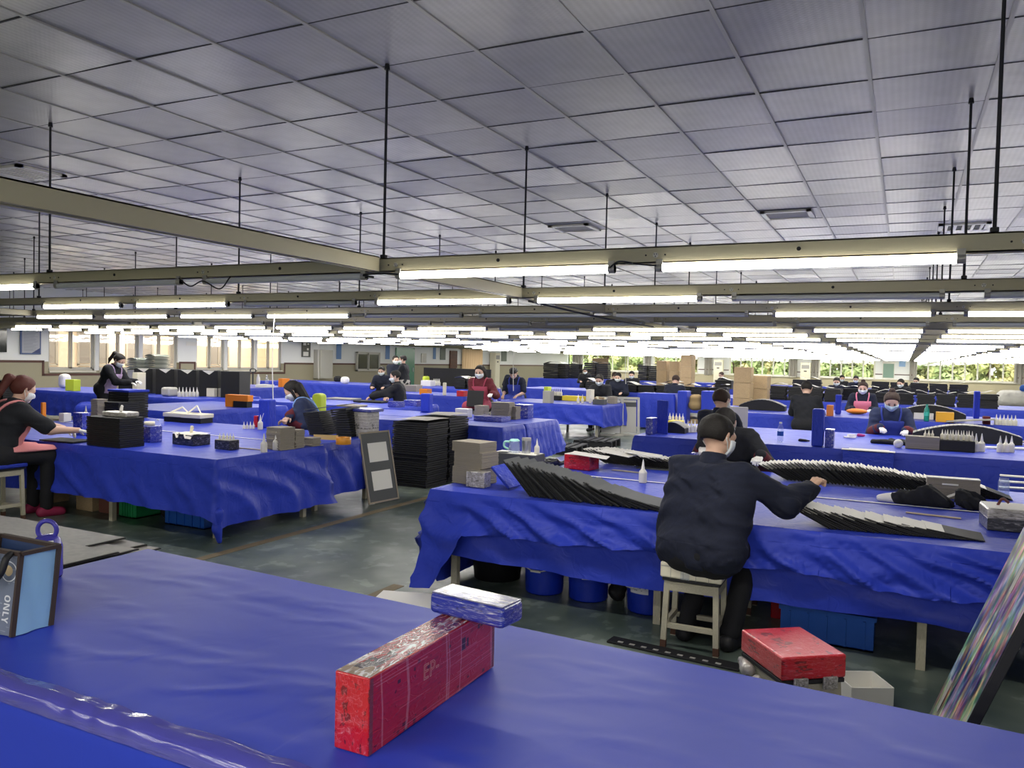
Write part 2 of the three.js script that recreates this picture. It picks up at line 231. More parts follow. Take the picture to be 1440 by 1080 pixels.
rowZ.forEach((z, r) => {
  const zb = z + .02, far = z < -24, x1 = z > -1 ? 5 : 6.5, x0 = z > -1 ? -11 : XL + .02;
  const b = thing('lamp_beam', r < 4 ? 'cream steel beam with round holes running across under the ceiling' : 'cream steel beam carrying fluorescent tubes', 'beam', [0, BY0, zb - .12], 0, r < 4 ? 'near lamp beams' : 'distant lamp beams');
  part(b, 'channel', merge([bx(x1 - x0, BY1 - BY0, .006, (x0 + x1) / 2, .0375, .027), bx(x1 - x0, BY1 - BY0, .006, (x0 + x1) / 2, .0375, -.027), bx(x1 - x0, .006, .06, (x0 + x1) / 2, .072, 0), bx(x1 - x0, .006, .018, (x0 + x1) / 2, .003, .021), bx(x1 - x0, .006, .018, (x0 + x1) / 2, .003, -.021)]), M.beam);
  b.position.z = zb;
  for (let k = -4; k < 14; k++) {
    const x = SLOT(k); if (x < x0 + .6 || x > x1 - .6) continue;
    if (r < 4 && k > -2 && k < 9) { part(b, 'hole', new THREE.CylinderGeometry(.009, .009, .004, 12).rotateX(PI / 2).translate(x, .04, .032), M.dark); const pl = part(b, 'socket_plate', new THREE.CylinderGeometry(.012, .012, .003, 12).rotateX(PI / 2).translate(x - .62, .036, .0315), M.frameW); for (const [dx, dy] of [[-.005, .004], [.005, .004], [0, -.006]]) part(pl, 'socket_slot', bx(.003, .006, .002, x - .62 + dx, .036 + dy, .0335), M.dark); for (const dx of [-.045, .045]) part(b, 'screw', new THREE.CylinderGeometry(.004, .004, .004, 8).rotateX(PI / 2).translate(x - .62 + dx, .036, .032), M.dark); }
    if (far && (x < z * .5 - 1.5 || x > z * -.105 + .8)) continue; // nothing of it shows
    if (!far && z < -1 && (x < Math.max(-19.4, z * 1.6 - .4) || x > -z * .115 + 1.6)) continue; if (z > -1 && (k < -3 || k > (z < .5 ? 1 : 5))) continue;  // slots right beside the left wall hold added tubes that brighten it
    const on = !offRow[r] && !(offSlot[r] || []).includes(k); if (offRow[r] && far) continue;
    const l = thing(on ? 'fluorescent_lamp' : 'unlit_fluorescent_lamp', on ? 'lit white fluorescent tube clipped below a cream beam' : 'dark unlit fluorescent tube clipped below a cream beam', 'lamp', [x, 2.034, zb + .024], 0, on ? 'lit fluorescent tubes' : 'unlit fluorescent tubes');
    part(l, 'tube', lampGeo.tube, on ? M.tubeOn : M.tubeOff);
    for (const s of [-1, 1]) part(l, 'end_cap', lampGeo.cap.clone().translate(s * .6, 0, 0), M.cap);
    if (on) { const a = new THREE.RectAreaLight(WARM, TUBE_POWER, 1.16, .03); a.rotation.x = -PI / 2; a.position.y = -.0205; a.castShadow = true; l.add(a); }
  }
  for (let n = -2; n < 8; n++) {
    const x = .29 - 2.86 * n; if (x < x0 + .3 || x > x1 || (z < -16 && n > 5) || z < -34 || z > -1) continue;
    const h = thing('hanger_rod', 'thin dark threaded rod hanging a beam from the ceiling', 'rod', [x, BY1, zb], 0, 'hanger rods');
    part(h, 'rod', cyl(.0075, .0075, YC - BY1 - .004, 0, 0, 0, 8), M.rod); part(h, 'ceiling_nut', cyl(.016, .012, .03, 0, YC - BY1 - .034, 0, 8), M.rod); part(h, 'clamp', rb(.03, .02, .03, .004, 0, .012, 0), M.rod);
  }
});
for (const [x, z0, z1] of [[-2.58, -.2, -3.51], [-2.58, -3.57, -5.28], [-2.58, -5.34, -8.71], [-2.58, -8.77, -13.9], [-11.16, 0, -5.28], [-11.16, -5.34, -20], [5.9, 2, -20]]) {
  const b = thing('side_beam', x > -3 && x < 0 ? (z0 > 0 ? 'wide cream beam running towards the foreground and meeting the first cross beam' : 'cream beam joining two cross beams above the aisle ' + (z0 > -5 ? 'after the first' : z0 > -8 ? 'after the second' : 'farther down')) : x > 0 ? 'cream beam along the right side of the lamp grid' : 'cream beam on the left side of the lamp grid ' + (z0 > -1 ? 'near end' : 'far end'), 'beam', [x, BY0, (z0 + z1) / 2]);
  const L = Math.abs(z1 - z0); part(b, 'channel', merge([bx(.006, .078, L, .03, .038, 0), bx(.006, .078, L, -.03, .038, 0), bx(.066, .006, L, 0, .074, 0), bx(.02, .006, L, .024, .002, 0), bx(.02, .006, L, -.024, .002, 0)]), M.beam);
}
{ // loose cables and the pull-switch wires under the near beams
  const w = (l, pts, r = .004) => single('cable', l, 'cable', tube(pts, r, 30, 6), M.dark);
  w('black cable looping between the two lit tubes of the nearest beam', [[-1.25, 2.035, -3.52], [-1.2, 2.06, -3.5], [-1.1, 2.045, -3.5], [-1.03, 2.04, -3.53]]);
  w('black cable at the left end of the nearest lit tube pair', [[-2.56, 2.02, -3.48], [-2.62, 2.03, -3.46], [-2.5, 2.04, -3.5], [-2.44, 2.037, -3.53]], .005);
  w('black wire sagging under the unlit stretch of the first beam', [[-4.05, 2.05, -3.5], [-3.95, 2.0, -3.5], [-3.85, 2.03, -3.5], [-3.7, 1.98, -3.5], [-3.62, 2.05, -3.5]]);
  w('dark conduit running along the aisle below the cross beams', [[-2.5, 2.03, -5.3], [-2.52, 2.0, -7], [-2.55, 2.0, -8.7]], .008);
  const pull = (px, py, z, l) => { const p = onZ(px, py, z); single('pull_cord', l, 'cord', tube([[p.x, 2.06, z], [p.x - .02, (p.y + 2.05) / 2, z], [p.x, p.y, z]], .006, 12, 5), M.white); };
  pull(384, 562, -7.08, 'white pull cord hanging down to the tall blue parcel'); pull(448, 534, -15.44, 'white pull cord before the pale cabinet by the left wall'); pull(722, 550, -15.44, 'white pull cord hanging before the worker in the dark cap'); pull(880, 540, -15.44, 'white pull cord hanging above the pale carton at the aisle');
  const vent = (px, py, n, l) => { const p = onY(px, py, YC - .01), v = thing('ceiling_vent', l, 'vent', [p.x, YC - .012, p.z]); part(v, 'frame', merge([bx(.5, .02, .05, 0, 0, .2), bx(.5, .02, .05, 0, 0, -.2), bx(.05, .02, .45, .225, 0, 0), bx(.05, .02, .45, -.225, 0, 0)]), M.frameW); part(v, 'backing', bx(.42, .006, .38, 0, .004, 0), n ? M.dark : M.grayTop); for (let i = 0; i < n; i++) part(v, 'slat', bx(.03, .016, .36, -.17 + i * .34 / (n - 1), -.004, 0), M.frameW); };
  vent(1108, 302, 0, 'square framed ceiling vent with a plain grey plate above the second beam'); vent(808, 321, 0, 'small square ceiling vent seen between two hanger rods over the aisle'); vent(1355, 319, 5, 'white ceiling vent with dark slits beside two hanger rods'); vent(36, 243, 6, 'ceiling vent with dark slits above the wide side beam');
}
// ---------- implicit surfaces for people and soft things ----------
// prim: [ax,ay,az,bx,by,bz,ra,rb] tapered capsule
const cap = (a, b, ra, rb = ra) => [a[0], a[1], a[2], b[0], b[1], b[2], ra, rb];
function field(prims, k, grow = 0) {
  const P = prims.map(p => { const dx = p[3] - p[0], dy = p[4] - p[1], dz = p[5] - p[2]; return [...p, dx, dy, dz, 1 / Math.max(1e-9, dx * dx + dy * dy + dz * dz)]; });
  return (x, y, z) => {
    let d = 1e3;
    for (const p of P) {
      const px = x - p[0], py = y - p[1], pz = z - p[2]; let t = (px * p[8] + py * p[9] + pz * p[10]) * p[11]; t = t < 0 ? 0 : t > 1 ? 1 : t;
      const ex = px - t * p[8], ey = py - t * p[9], ez = pz - t * p[10], e = Math.sqrt(ex * ex + ey * ey + ez * ez) - p[6] - (p[7] - p[6]) * t;
      if (e < d + k) { if (d > e + k) d = e; else { const h = .5 + .5 * (d - e) / k; d = d + (e - d) * h - k * h * (1 - h); } }
    }
    return d - grow;
  };
}
function bounds(prims, pad) { const a = [1e9, 1e9, 1e9], b = [-1e9, -1e9, -1e9]; for (const p of prims) for (let i = 0; i < 3; i++) { const r = Math.max(p[6], p[7]) + pad; a[i] = Math.min(a[i], p[i] - r, p[i + 3] - r); b[i] = Math.max(b[i], p[i] + r, p[i + 3] + r); } return [a, b]; }
function nets(f, [lo, hi], c) { // surface nets
  const n = [0, 1, 2].map(i => Math.ceil((hi[i] - lo[i]) / c) + 2), [nx, ny, nz] = n, F = new Float32Array(nx * ny * nz), id = (i, j, k) => i + nx * (j + ny * k), B = 4;
  for (let k0 = 0; k0 < nz; k0 += B) for (let j0 = 0; j0 < ny; j0 += B) for (let i0 = 0; i0 < nx; i0 += B) {
    const dc = f(lo[0] + (i0 + 1.5) * c, lo[1] + (j0 + 1.5) * c, lo[2] + (k0 + 1.5) * c), skip = Math.abs(dc) > c * 5.5;
    for (let k = k0; k < Math.min(nz, k0 + B); k++) for (let j = j0; j < Math.min(ny, j0 + B); j++) for (let i = i0; i < Math.min(nx, i0 + B); i++) F[id(i, j, k)] = skip ? dc : f(lo[0] + i * c, lo[1] + j * c, lo[2] + k * c);
  }
  const pos = [], ix = [], map = new Int32Array(nx * ny * nz).fill(-1), C = [[0, 0, 0], [1, 0, 0], [0, 1, 0], [1, 1, 0], [0, 0, 1], [1, 0, 1], [0, 1, 1], [1, 1, 1]], E = [[0, 1], [2, 3], [4, 5], [6, 7], [0, 2], [1, 3], [4, 6], [5, 7], [0, 4], [1, 5], [2, 6], [3, 7]];
  for (let k = 0; k < nz - 1; k++) for (let j = 0; j < ny - 1; j++) for (let i = 0; i < nx - 1; i++) {
    let m = 0; const v = []; for (let q = 0; q < 8; q++) { v[q] = F[id(i + C[q][0], j + C[q][1], k + C[q][2])]; if (v[q] < 0) m |= 1 << q; } if (m === 0 || m === 255) continue;
    let x = 0, y = 0, z = 0, w = 0; for (const [a, b] of E) if ((v[a] < 0) !== (v[b] < 0)) { const t = v[a] / (v[a] - v[b]); x += C[a][0] + t * (C[b][0] - C[a][0]); y += C[a][1] + t * (C[b][1] - C[a][1]); z += C[a][2] + t * (C[b][2] - C[a][2]); w++; }
    map[id(i, j, k)] = pos.length / 3; pos.push(lo[0] + (i + x / w) * c, lo[1] + (j + y / w) * c, lo[2] + (k + z / w) * c);
  }
  const quad = (a, b, c2, d, flip) => { if (a < 0 || b < 0 || c2 < 0 || d < 0) return; flip ? ix.push(a, c2, b, a, d, c2) : ix.push(a, b, c2, a, c2, d); };
  for (let k = 1; k < nz - 1; k++) for (let j = 1; j < ny - 1; j++) for (let i = 1; i < nx - 1; i++) {
    const s = F[id(i, j, k)] < 0;
    if (s !== F[id(i + 1, j, k)] < 0) quad(map[id(i, j - 1, k - 1)], map[id(i, j, k - 1)], map[id(i, j, k)], map[id(i, j - 1, k)], !s);
    if (s !== F[id(i, j + 1, k)] < 0) quad(map[id(i - 1, j, k - 1)], map[id(i - 1, j, k)], map[id(i, j, k)], map[id(i, j, k - 1)], !s);
    if (s !== F[id(i, j, k + 1)] < 0) quad(map[id(i - 1, j - 1, k)], map[id(i, j - 1, k)], map[id(i, j, k)], map[id(i - 1, j, k)], !s);
  }
  const g = new THREE.BufferGeometry(); g.setAttribute('position', new THREE.Float32BufferAttribute(pos, 3)); g.setIndex(ix); g.computeVertexNormals();
  const uv = new Float32Array(pos.length / 3 * 2); for (let i = 0; i < pos.length / 3; i++) { uv[2 * i] = (pos[3 * i] + pos[3 * i + 2]) * 1.6; uv[2 * i + 1] = pos[3 * i + 1] * 1.6; } g.setAttribute('uv', new THREE.BufferAttribute(uv, 2));
  return g;
}
function soft(prims, k, c, cut, grow = 0) { const f0 = field(prims, k, grow); return nets(cut ? (x, y, z) => Math.max(f0(x, y, z), cut(x, y, z)) : f0, bounds(prims, grow + c * 2), c); }
function blob(prims, k, c, bump = 0, s = 3) { const f = field(prims, k); return nets((x, y, z) => f(x, y, z) + bump * (fbm(x * 14 + y * 9, z * 14 - y * 7, s, 0, 3) - .5), bounds(prims, bump + c * 2), c); }
const A3 = (a, b) => [a[0] + b[0], a[1] + b[1], a[2] + b[2]], S3 = (a, s) => [a[0] * s, a[1] * s, a[2] * s], L3 = (a, b, t) => [a[0] + (b[0] - a[0]) * t, a[1] + (b[1] - a[1]) * t, a[2] + (b[2] - a[2]) * t], N3 = a => S3(a, 1 / Math.hypot(...a)), X3 = (a, b) => [a[1] * b[2] - a[2] * b[1], a[2] * b[0] - a[0] * b[2], a[0] * b[1] - a[1] * b[0]], D3 = (a, b) => a[0] * b[0] + a[1] * b[1] + a[2] * b[2];
function elbow(s, h, l1, l2, pole) { const d = [h[0] - s[0], h[1] - s[1], h[2] - s[2]], L = Math.min(Math.hypot(...d), (l1 + l2) * .995), u = N3(d), a = (L * L + l1 * l1 - l2 * l2) / (2 * L), r = Math.sqrt(Math.max(0, l1 * l1 - a * a)); let p = A3(pole, S3(u, -D3(pole, u))); p = N3(p); return [A3(A3(s, S3(u, a)), S3(p, r)), A3(s, S3(u, L))]; }
function handPrims(w, dir, up, side, curl) { // wrist, forward, back-of-hand, thumb side
  dir = N3(dir); const sd = N3(X3(dir, up)).map(v => v * side); up = N3(X3(S3(sd, side), dir)); const P = [], at = (f, s, u) => A3(w, A3(A3(S3(dir, f), S3(sd, s)), S3(up, u)));
  P.push(cap(at(.0, -.012, 0), at(.075, -.026, 0), .016, .013), cap(at(0, .012, 0), at(.078, .022, 0), .016, .013), cap(at(.02, 0, 0), at(.078, 0, 0), .015, .013));
  [[-.03, .055], [-.011, .066], [.009, .07], [.028, .062]].forEach(([s, l], i) => { const q = curl * (1 + .12 * (3 - i)), b = at(.078, s, 0), c1 = at(.078 + l * .5 * Math.cos(q * .5), s * 1.05, -l * .5 * Math.sin(q * .5)), c2 = at(.078 + l * .5 * Math.cos(q * .5) + l * .45 * Math.cos(q * 1.3), s * 1.05, -l * .5 * Math.sin(q * .5) - l * .45 * Math.sin(q * 1.3)); P.push(cap(b, c1, .0095, .0085), cap(c1, c2, .0085, .0075)); });
  const t0 = at(.018, .026, -.004), t1 = at(.05, .05, -.016), t2 = at(.078, .056, -.03); P.push(cap(t0, t1, .0125, .0105), cap(t1, t2, .01, .008)); return P;
}
function person(o) {
  // local frame: +z is where the person faces, origin on the floor below the hips
  const { pos, turn, label, sit = true, seat = .47, lean = .2, side = 0, nod = .3, look = 0, tall = 1, cell = .018, top = M.navy, hair = 'short', hairM = M.hairBlack, sleeve = 1, skin = [.62, .4, .3], group } = o;
  const root = thing('person', label, 'person', [pos[0], 0, pos[1]], turn, group);
  const hip = sit ? [0, seat + .1, 0] : [0, .9 * tall, 0], up = N3([side, Math.cos(lean), Math.sin(lean)]), fw = N3([0, -Math.sin(lean), Math.cos(lean)]);
  const at = (u, r, f) => A3(hip, A3(A3(S3(up, u * tall), [r * tall, 0, 0]), S3(fw, f)));
  const neck = at(.5, 0, .015), hu = N3([side + Math.sin(look) * .0, Math.cos(lean * .6 + nod), Math.sin(lean * .6 + nod)]), hf0 = N3([Math.sin(look), -Math.sin(lean * .6 + nod) * Math.cos(look), Math.cos(lean * .6 + nod) * Math.cos(look)]), hs = N3(X3(hu, hf0)), hf = X3(hs, hu);
  const H = (u, r, f) => A3(neck, A3(A3(S3(hu, u), S3(hs, r)), S3(hf, f)));
  const shL = at(.43, .185, 0), shR = at(.43, -.185, 0), tgt = (h, s) => { if (!h) return [s * .17, T + .05, .42]; const c = Math.cos(-turn), n = Math.sin(-turn), dx = h[0] - pos[0], dz = h[2] - pos[1]; return [dx * c + dz * n, h[1], -dx * n + dz * c]; };
  const [elL, wrL] = elbow(shL, tgt(o.left, 1), .29, .25, [.42, -.8, -.4]), [elR, wrR] = elbow(shR, tgt(o.right, -1), .29, .25, [-.42, -.8, -.4]);
  const torso = [cap(at(-.02, .09, -.02), at(-.02, -.09, -.02), .122), cap(at(0, .08, -.01), at(0, -.08, -.01), .115), cap(at(.14, .06, 0), at(.14, -.06, 0), .105), cap(at(.3, .09, .005), at(.3, -.09, .005), .112), cap(at(.14, .06, 0), at(.36, .09, 0), .1, .1), cap(at(.14, -.06, 0), at(.36, -.09, 0), .1, .1), cap(at(.42, .15, -.005), at(.42, -.15, -.005), .07), cap(at(.4, 0, 0), neck, .075, .055)];
  const arm = (s, e, w) => [cap(s, e, .056, .043), cap(e, w, .043, .028)];
  const kL = sit ? [.13, seat + .07, .4] : [.1, .47 * tall, .02], kR = sit ? [-.13, seat + .07, .4] : [-.1, .47 * tall, .02], aL = sit ? [.13, .09, o.foot ?? .38] : [.11, .09, 0], aR = sit ? [-.13, .09, o.foot ?? .38] : [-.11, .09, 0];
  const hL = A3(hip, [.09, -.01, 0]), hR = A3(hip, [-.09, -.01, 0]), legs = [cap(hL, kL, .09, .062), cap(kL, aL, .058, .038), cap(hR, kR, .09, .062), cap(kR, aR, .058, .038)];
  const feet = [cap(A3(aL, [0, -.045, -.04]), A3(aL, [.02, -.055, .13]), .042, .034), cap(A3(aR, [0, -.045, -.04]), A3(aR, [-.02, -.055, .13]), .042, .034)];
  const body = nets(field([...torso, ...arm(shL, elL, wrL), ...arm(shR, elR, wrR), ...legs, ...feet, cap(at(.45, 0, .01), H(.07, 0, .0), .052, .05)], .035), bounds([...torso, ...legs, ...feet, ...arm(shL, elL, wrL), ...arm(shR, elR, wrR)], .05), cell * 1.15);
  // head: skull, jaw, nose, ears, brow and lips
  const hp = [cap(H(.165, 0, -.012), H(.165, 0, .012), .088, .083), cap(H(.1, .02, .035), H(.1, -.02, .035), .06), cap(H(.055, 0, .062), H(.09, 0, .05), .032, .05), cap(H(0, 0, 0), H(.09, 0, 0), .05, .055), cap(H(.135, 0, .098), H(.105, 0, .112), .009, .014), cap(H(.148, .05, .075), H(.148, -.05, .075), .02)];
  const ears = [1, -1].flatMap(s => [cap(H(.145, s * .085, -.012), H(.1, s * .078, -.002), .016, .01)]), lips = [cap(H(.07, .018, .088), H(.07, -.018, .088), .008)];
  const hc = Math.min(cell, .011), head = nets(field([...hp, ...ears, ...lips], .018), bounds([...hp, ...ears], .04), hc);
  const hands = [[wrL, elL, 1, o.left, o.upL], [wrR, elR, -1, o.right, o.upR]].map(([w, e, s, , u]) => { const dir = o.handDir ? N3(o.handDir) : N3([(w[0] - e[0]) * .7, Math.min(.0, (w[1] - e[1])) - .05, w[2] - e[2] + .02]); return handPrims(w, dir, u || [0, 1, -.1], s, o.curl ?? .7); });
  const hcell = Math.min(.008, Math.max(.0038, cell * .3));
  const handG = hands.map(h => nets(field(h, .009), bounds(h, .02), hcell));
  const paint = (g, f) => { const p = g.attributes.position, c = new Float32Array(p.count * 3); for (let i = 0; i < p.count; i++) c.set(f(p.getX(i), p.getY(i), p.getZ(i)), 3 * i); g.setAttribute('color', new THREE.BufferAttribute(c, 3)); return g; };
  const eyeL = H(.142, .033, .092), eyeR = H(.142, -.033, .092), lip = H(.07, 0, .094), brL = H(.162, .035, .09), brR = H(.162, -.035, .09), near = (x, y, z, q, r) => (x - q[0]) ** 2 + (y - q[1]) ** 2 + (z - q[2]) ** 2 < r * r;
  const gl = o.gloves ? [.86, .84, .8] : skin;
  part(root, 'body', merge([paint(body, () => skin), paint(head, (x, y, z) => near(x, y, z, eyeL, .014) || near(x, y, z, eyeR, .014) || near(x, y, z, brL, .012) || near(x, y, z, brR, .012) ? [.04, .03, .025] : near(x, y, z, lip, .02) ? [.45, .2, .17] : skin), ...handG.map(g => paint(g, () => gl))]), M.skin);
  // clothes: shells over the body, cut at neck, cuffs and hem
  const cutAt = (q, n) => (x, y, z) => (x - q[0]) * n[0] + (y - q[1]) * n[1] + (z - q[2]) * n[2], armC = (s, e, w) => { const c = L3(e, w, .96); return sleeve >= 1 ? [cap(s, e, .062, .054), cap(e, c, .054, .042)] : [cap(s, L3(s, e, .85), .064, .06)]; };
  const wob = (f, a, s) => (x, y, z) => { const w = fbm(x * 5 + z * 3, y * 5, s + 3, 0, 2) * 3; return f(x, y, z) + a * (fbm(x * 9 + z * 7 + w, y * 12 + z * 4 - w, s, 0, 3) - .5); };
  const jp = [...torso, ...armC(shL, elL, wrL), ...armC(shR, elR, wrR)], jf = wob(field([...jp, ...(o.loose ? [cap(at(.02, .11, -.02), at(.02, -.11, -.02), .135), cap(at(.2, .12, -.01), at(.2, -.12, -.01), .115), cap(at(.02, .12, -.02), at(.3, .14, -.01), .11, .1), cap(at(.02, -.12, -.02), at(.3, -.14, -.01), .11, .1)] : [])], .04, .016), o.loose ? .055 : .035, 5 + (o.seedN || 0)), neckCut = cutAt(at(.515, 0, 0), up), hem = cutAt(at(o.loose ? -.12 : sit ? -.07 : -.14, 0, 0), S3(up, -1));
  const jcell = cell, jacket = part(root, o.topName || 'jacket', nets((x, y, z) => Math.max(jf(x, y, z), neckCut(x, y, z), hem(x, y, z)), bounds(jp, .1), jcell), top);
  if (o.sleeveM) { part(root, 'sleeve', nets(field([cap(L3(elL, wrL, .05), L3(elL, wrL, .9), .062, .052)], .01, .014), bounds([cap(elL, wrL, .07)], .05), jcell), o.sleeveM); part(root, 'sleeve', nets(field([cap(L3(elR, wrR, .05), L3(elR, wrR, .9), .062, .052)], .01, .014), bounds([cap(elR, wrR, .07)], .05), jcell), o.sleeveM); }
  const cf = field([cap(at(.47, 0, 0), at(.53, 0, .01), .078, .07)], .01), cc = cutAt(at(.54, 0, 0), up);
  part(jacket, 'collar', nets((x, y, z) => Math.max(cf(x, y, z), cc(x, y, z)), bounds([cap(at(.47, 0, 0), at(.53, 0, 0), .09)], .03), Math.min(jcell, .014)), top);
  const tp = [...legs, cap(hL, hR, .118), cap(at(-.02, .09, -.02), at(-.02, -.09, -.02), .122), cap(at(0, .08, -.01), at(0, -.08, -.01), .115)], tf = wob(field(tp, .03, .016), .012, 8); if (!o.noLegs) { part(root, 'trousers', nets((x, y, z) => Math.max(tf(x, y, z), .06 - y), bounds(tp, .04), cell), o.legs || M.trousers); feet.forEach(f => part(root, 'shoe', nets(field([f], .01, .008), bounds([f], .03), cell), o.shoes || M.shoeDark)); }
  // hair
  const sk = [cap(H(.168, 0, -.022), H(.17, 0, .004), .094, .09)], plane = hair === 'cap' ? cutAt(H(.165, 0, 0), N3(A3(S3(hu, -1), S3(hf, .1)))) : cutAt(H(.13, 0, .02), N3(A3(S3(hf, 1), S3(hu, hair === 'short' ? -.62 : -.55))));
  const hairP = [...sk]; const low = cutAt(H(hair === 'short' ? .1 : .05, 0, 0), N3(A3(S3(hu, -1), S3(hf, hair === 'short' ? -.12 : 0)))); const hk = field(hairP, .02, hair === 'short' ? .003 : .007);
  const hg = nets((x, y, z) => Math.max(hk(x, y, z) + .006 * (fbm(x * 60, y * 40 + z * 30, 4, 0, 2) - .5), plane(x, y, z), low(x, y, z)), bounds(hairP, .03), hc);
  const hm = part(root, hair === 'cap' ? 'cap' : 'hair', hg, hairM);
  if (hair === 'pony') part(hm, 'ponytail', soft([cap(H(.2, 0, -.1), H(.19, 0, -.15), .032, .04), cap(H(.19, 0, -.15), H(.04, .01, -.17), .042, .03), cap(H(.04, .01, -.17), H(-.05, .02, -.15), .03, .012)], .02, hc), hairM);
  if (hair === 'long') part(hm, 'loose_hair', soft([cap(H(.14, .05, -.08), H(-.06, .07, -.08), .05, .035), cap(H(.14, -.05, -.08), H(-.06, -.07, -.08), .05, .035), cap(H(.14, 0, -.09), H(-.08, 0, -.09), .06, .035), cap(H(.15, .085, .0), H(.0, .09, .02), .022, .016), cap(H(.15, -.085, .0), H(.0, -.09, .02), .022, .016)], .02, hc), hairM);
  if (hair === 'bun') part(hm, 'bun', soft([cap(H(.235, 0, -.07), H(.25, 0, -.08), .045)], .02, hc), hairM);
  // face mask with ear loops
  if (o.mask) { const mf = field(hp, .018, .009), m1 = cutAt(H(.118, 0, 0), N3(A3(hu, S3(hf, -.12)))), m2 = cutAt(H(.03, 0, 0), S3(hu, -1)), m3 = cutAt(H(0, 0, .028), S3(hf, -1)); const mk = part(root, 'face_mask', nets((x, y, z) => Math.max(mf(x, y, z), m1(x, y, z), m2(x, y, z), m3(x, y, z)), bounds(hp, .03), hc), o.mask); for (const s of [1, -1]) part(mk, 'ear_loop', tube([H(.11, s * .07, .035), H(.13, s * .088, 0), H(.125, s * .09, -.02), H(.1, s * .088, -.005), H(.06, s * .064, .03)], .0035, 12, 5), M.white); }
  // apron: bib, lap and straps
  if (o.apron) {
    const am = o.apron, af = field(torso, .04, .037), front = cutAt(at(0, 0, .035), S3(fw, -1)), topc = cutAt(at(.37, 0, 0), up), botc = cutAt(at(-.05, 0, 0), S3(up, -1)), ap = part(root, 'apron', nets((x, y, z) => Math.max(af(x, y, z), front(x, y, z), topc(x, y, z), botc(x, y, z), Math.abs(x) - .17), bounds(torso, .06), cell), am);
    if (sit) { const lf = field([cap(A3(hL, [0, 0, .05]), kL, .1, .075), cap(A3(hR, [0, 0, .05]), kR, .1, .075), cap(L3(hL, kL, .5), L3(hR, kR, .5), .07)], .06, .03); part(ap, 'apron_skirt', nets((x, y, z) => Math.max(lf(x, y, z), seat + (o.lap ? .125 : .02) - y), bounds(legs, .06), cell), am); }
    const B = (u, r, f) => at(u, r, f), st = (pts, r = .013) => part(ap, 'strap', tube(pts, r, 20, 6), am);
    for (const s of [1, -1]) st([B(.36, s * .1, .14), B(.47, s * .12, .09), B(.515, s * .115, 0), B(.46, s * .1, -.1), B(.3, s * .015, -.142), B(.12, -s * .05, -.132)]);
    st([B(.1, .15, .06), B(.11, .175, -.02), B(.11, .1, -.115), B(.11, 0, -.14), B(.11, -.1, -.115), B(.11, -.175, -.02), B(.1, -.15, .06)], .011);
    st([B(.11, 0, -.145), B(.05, .05, -.16), B(-.04, .03, -.16), B(.02, 0, -.155), B(.11, 0, -.145)], .008);
  }
  return root;
}
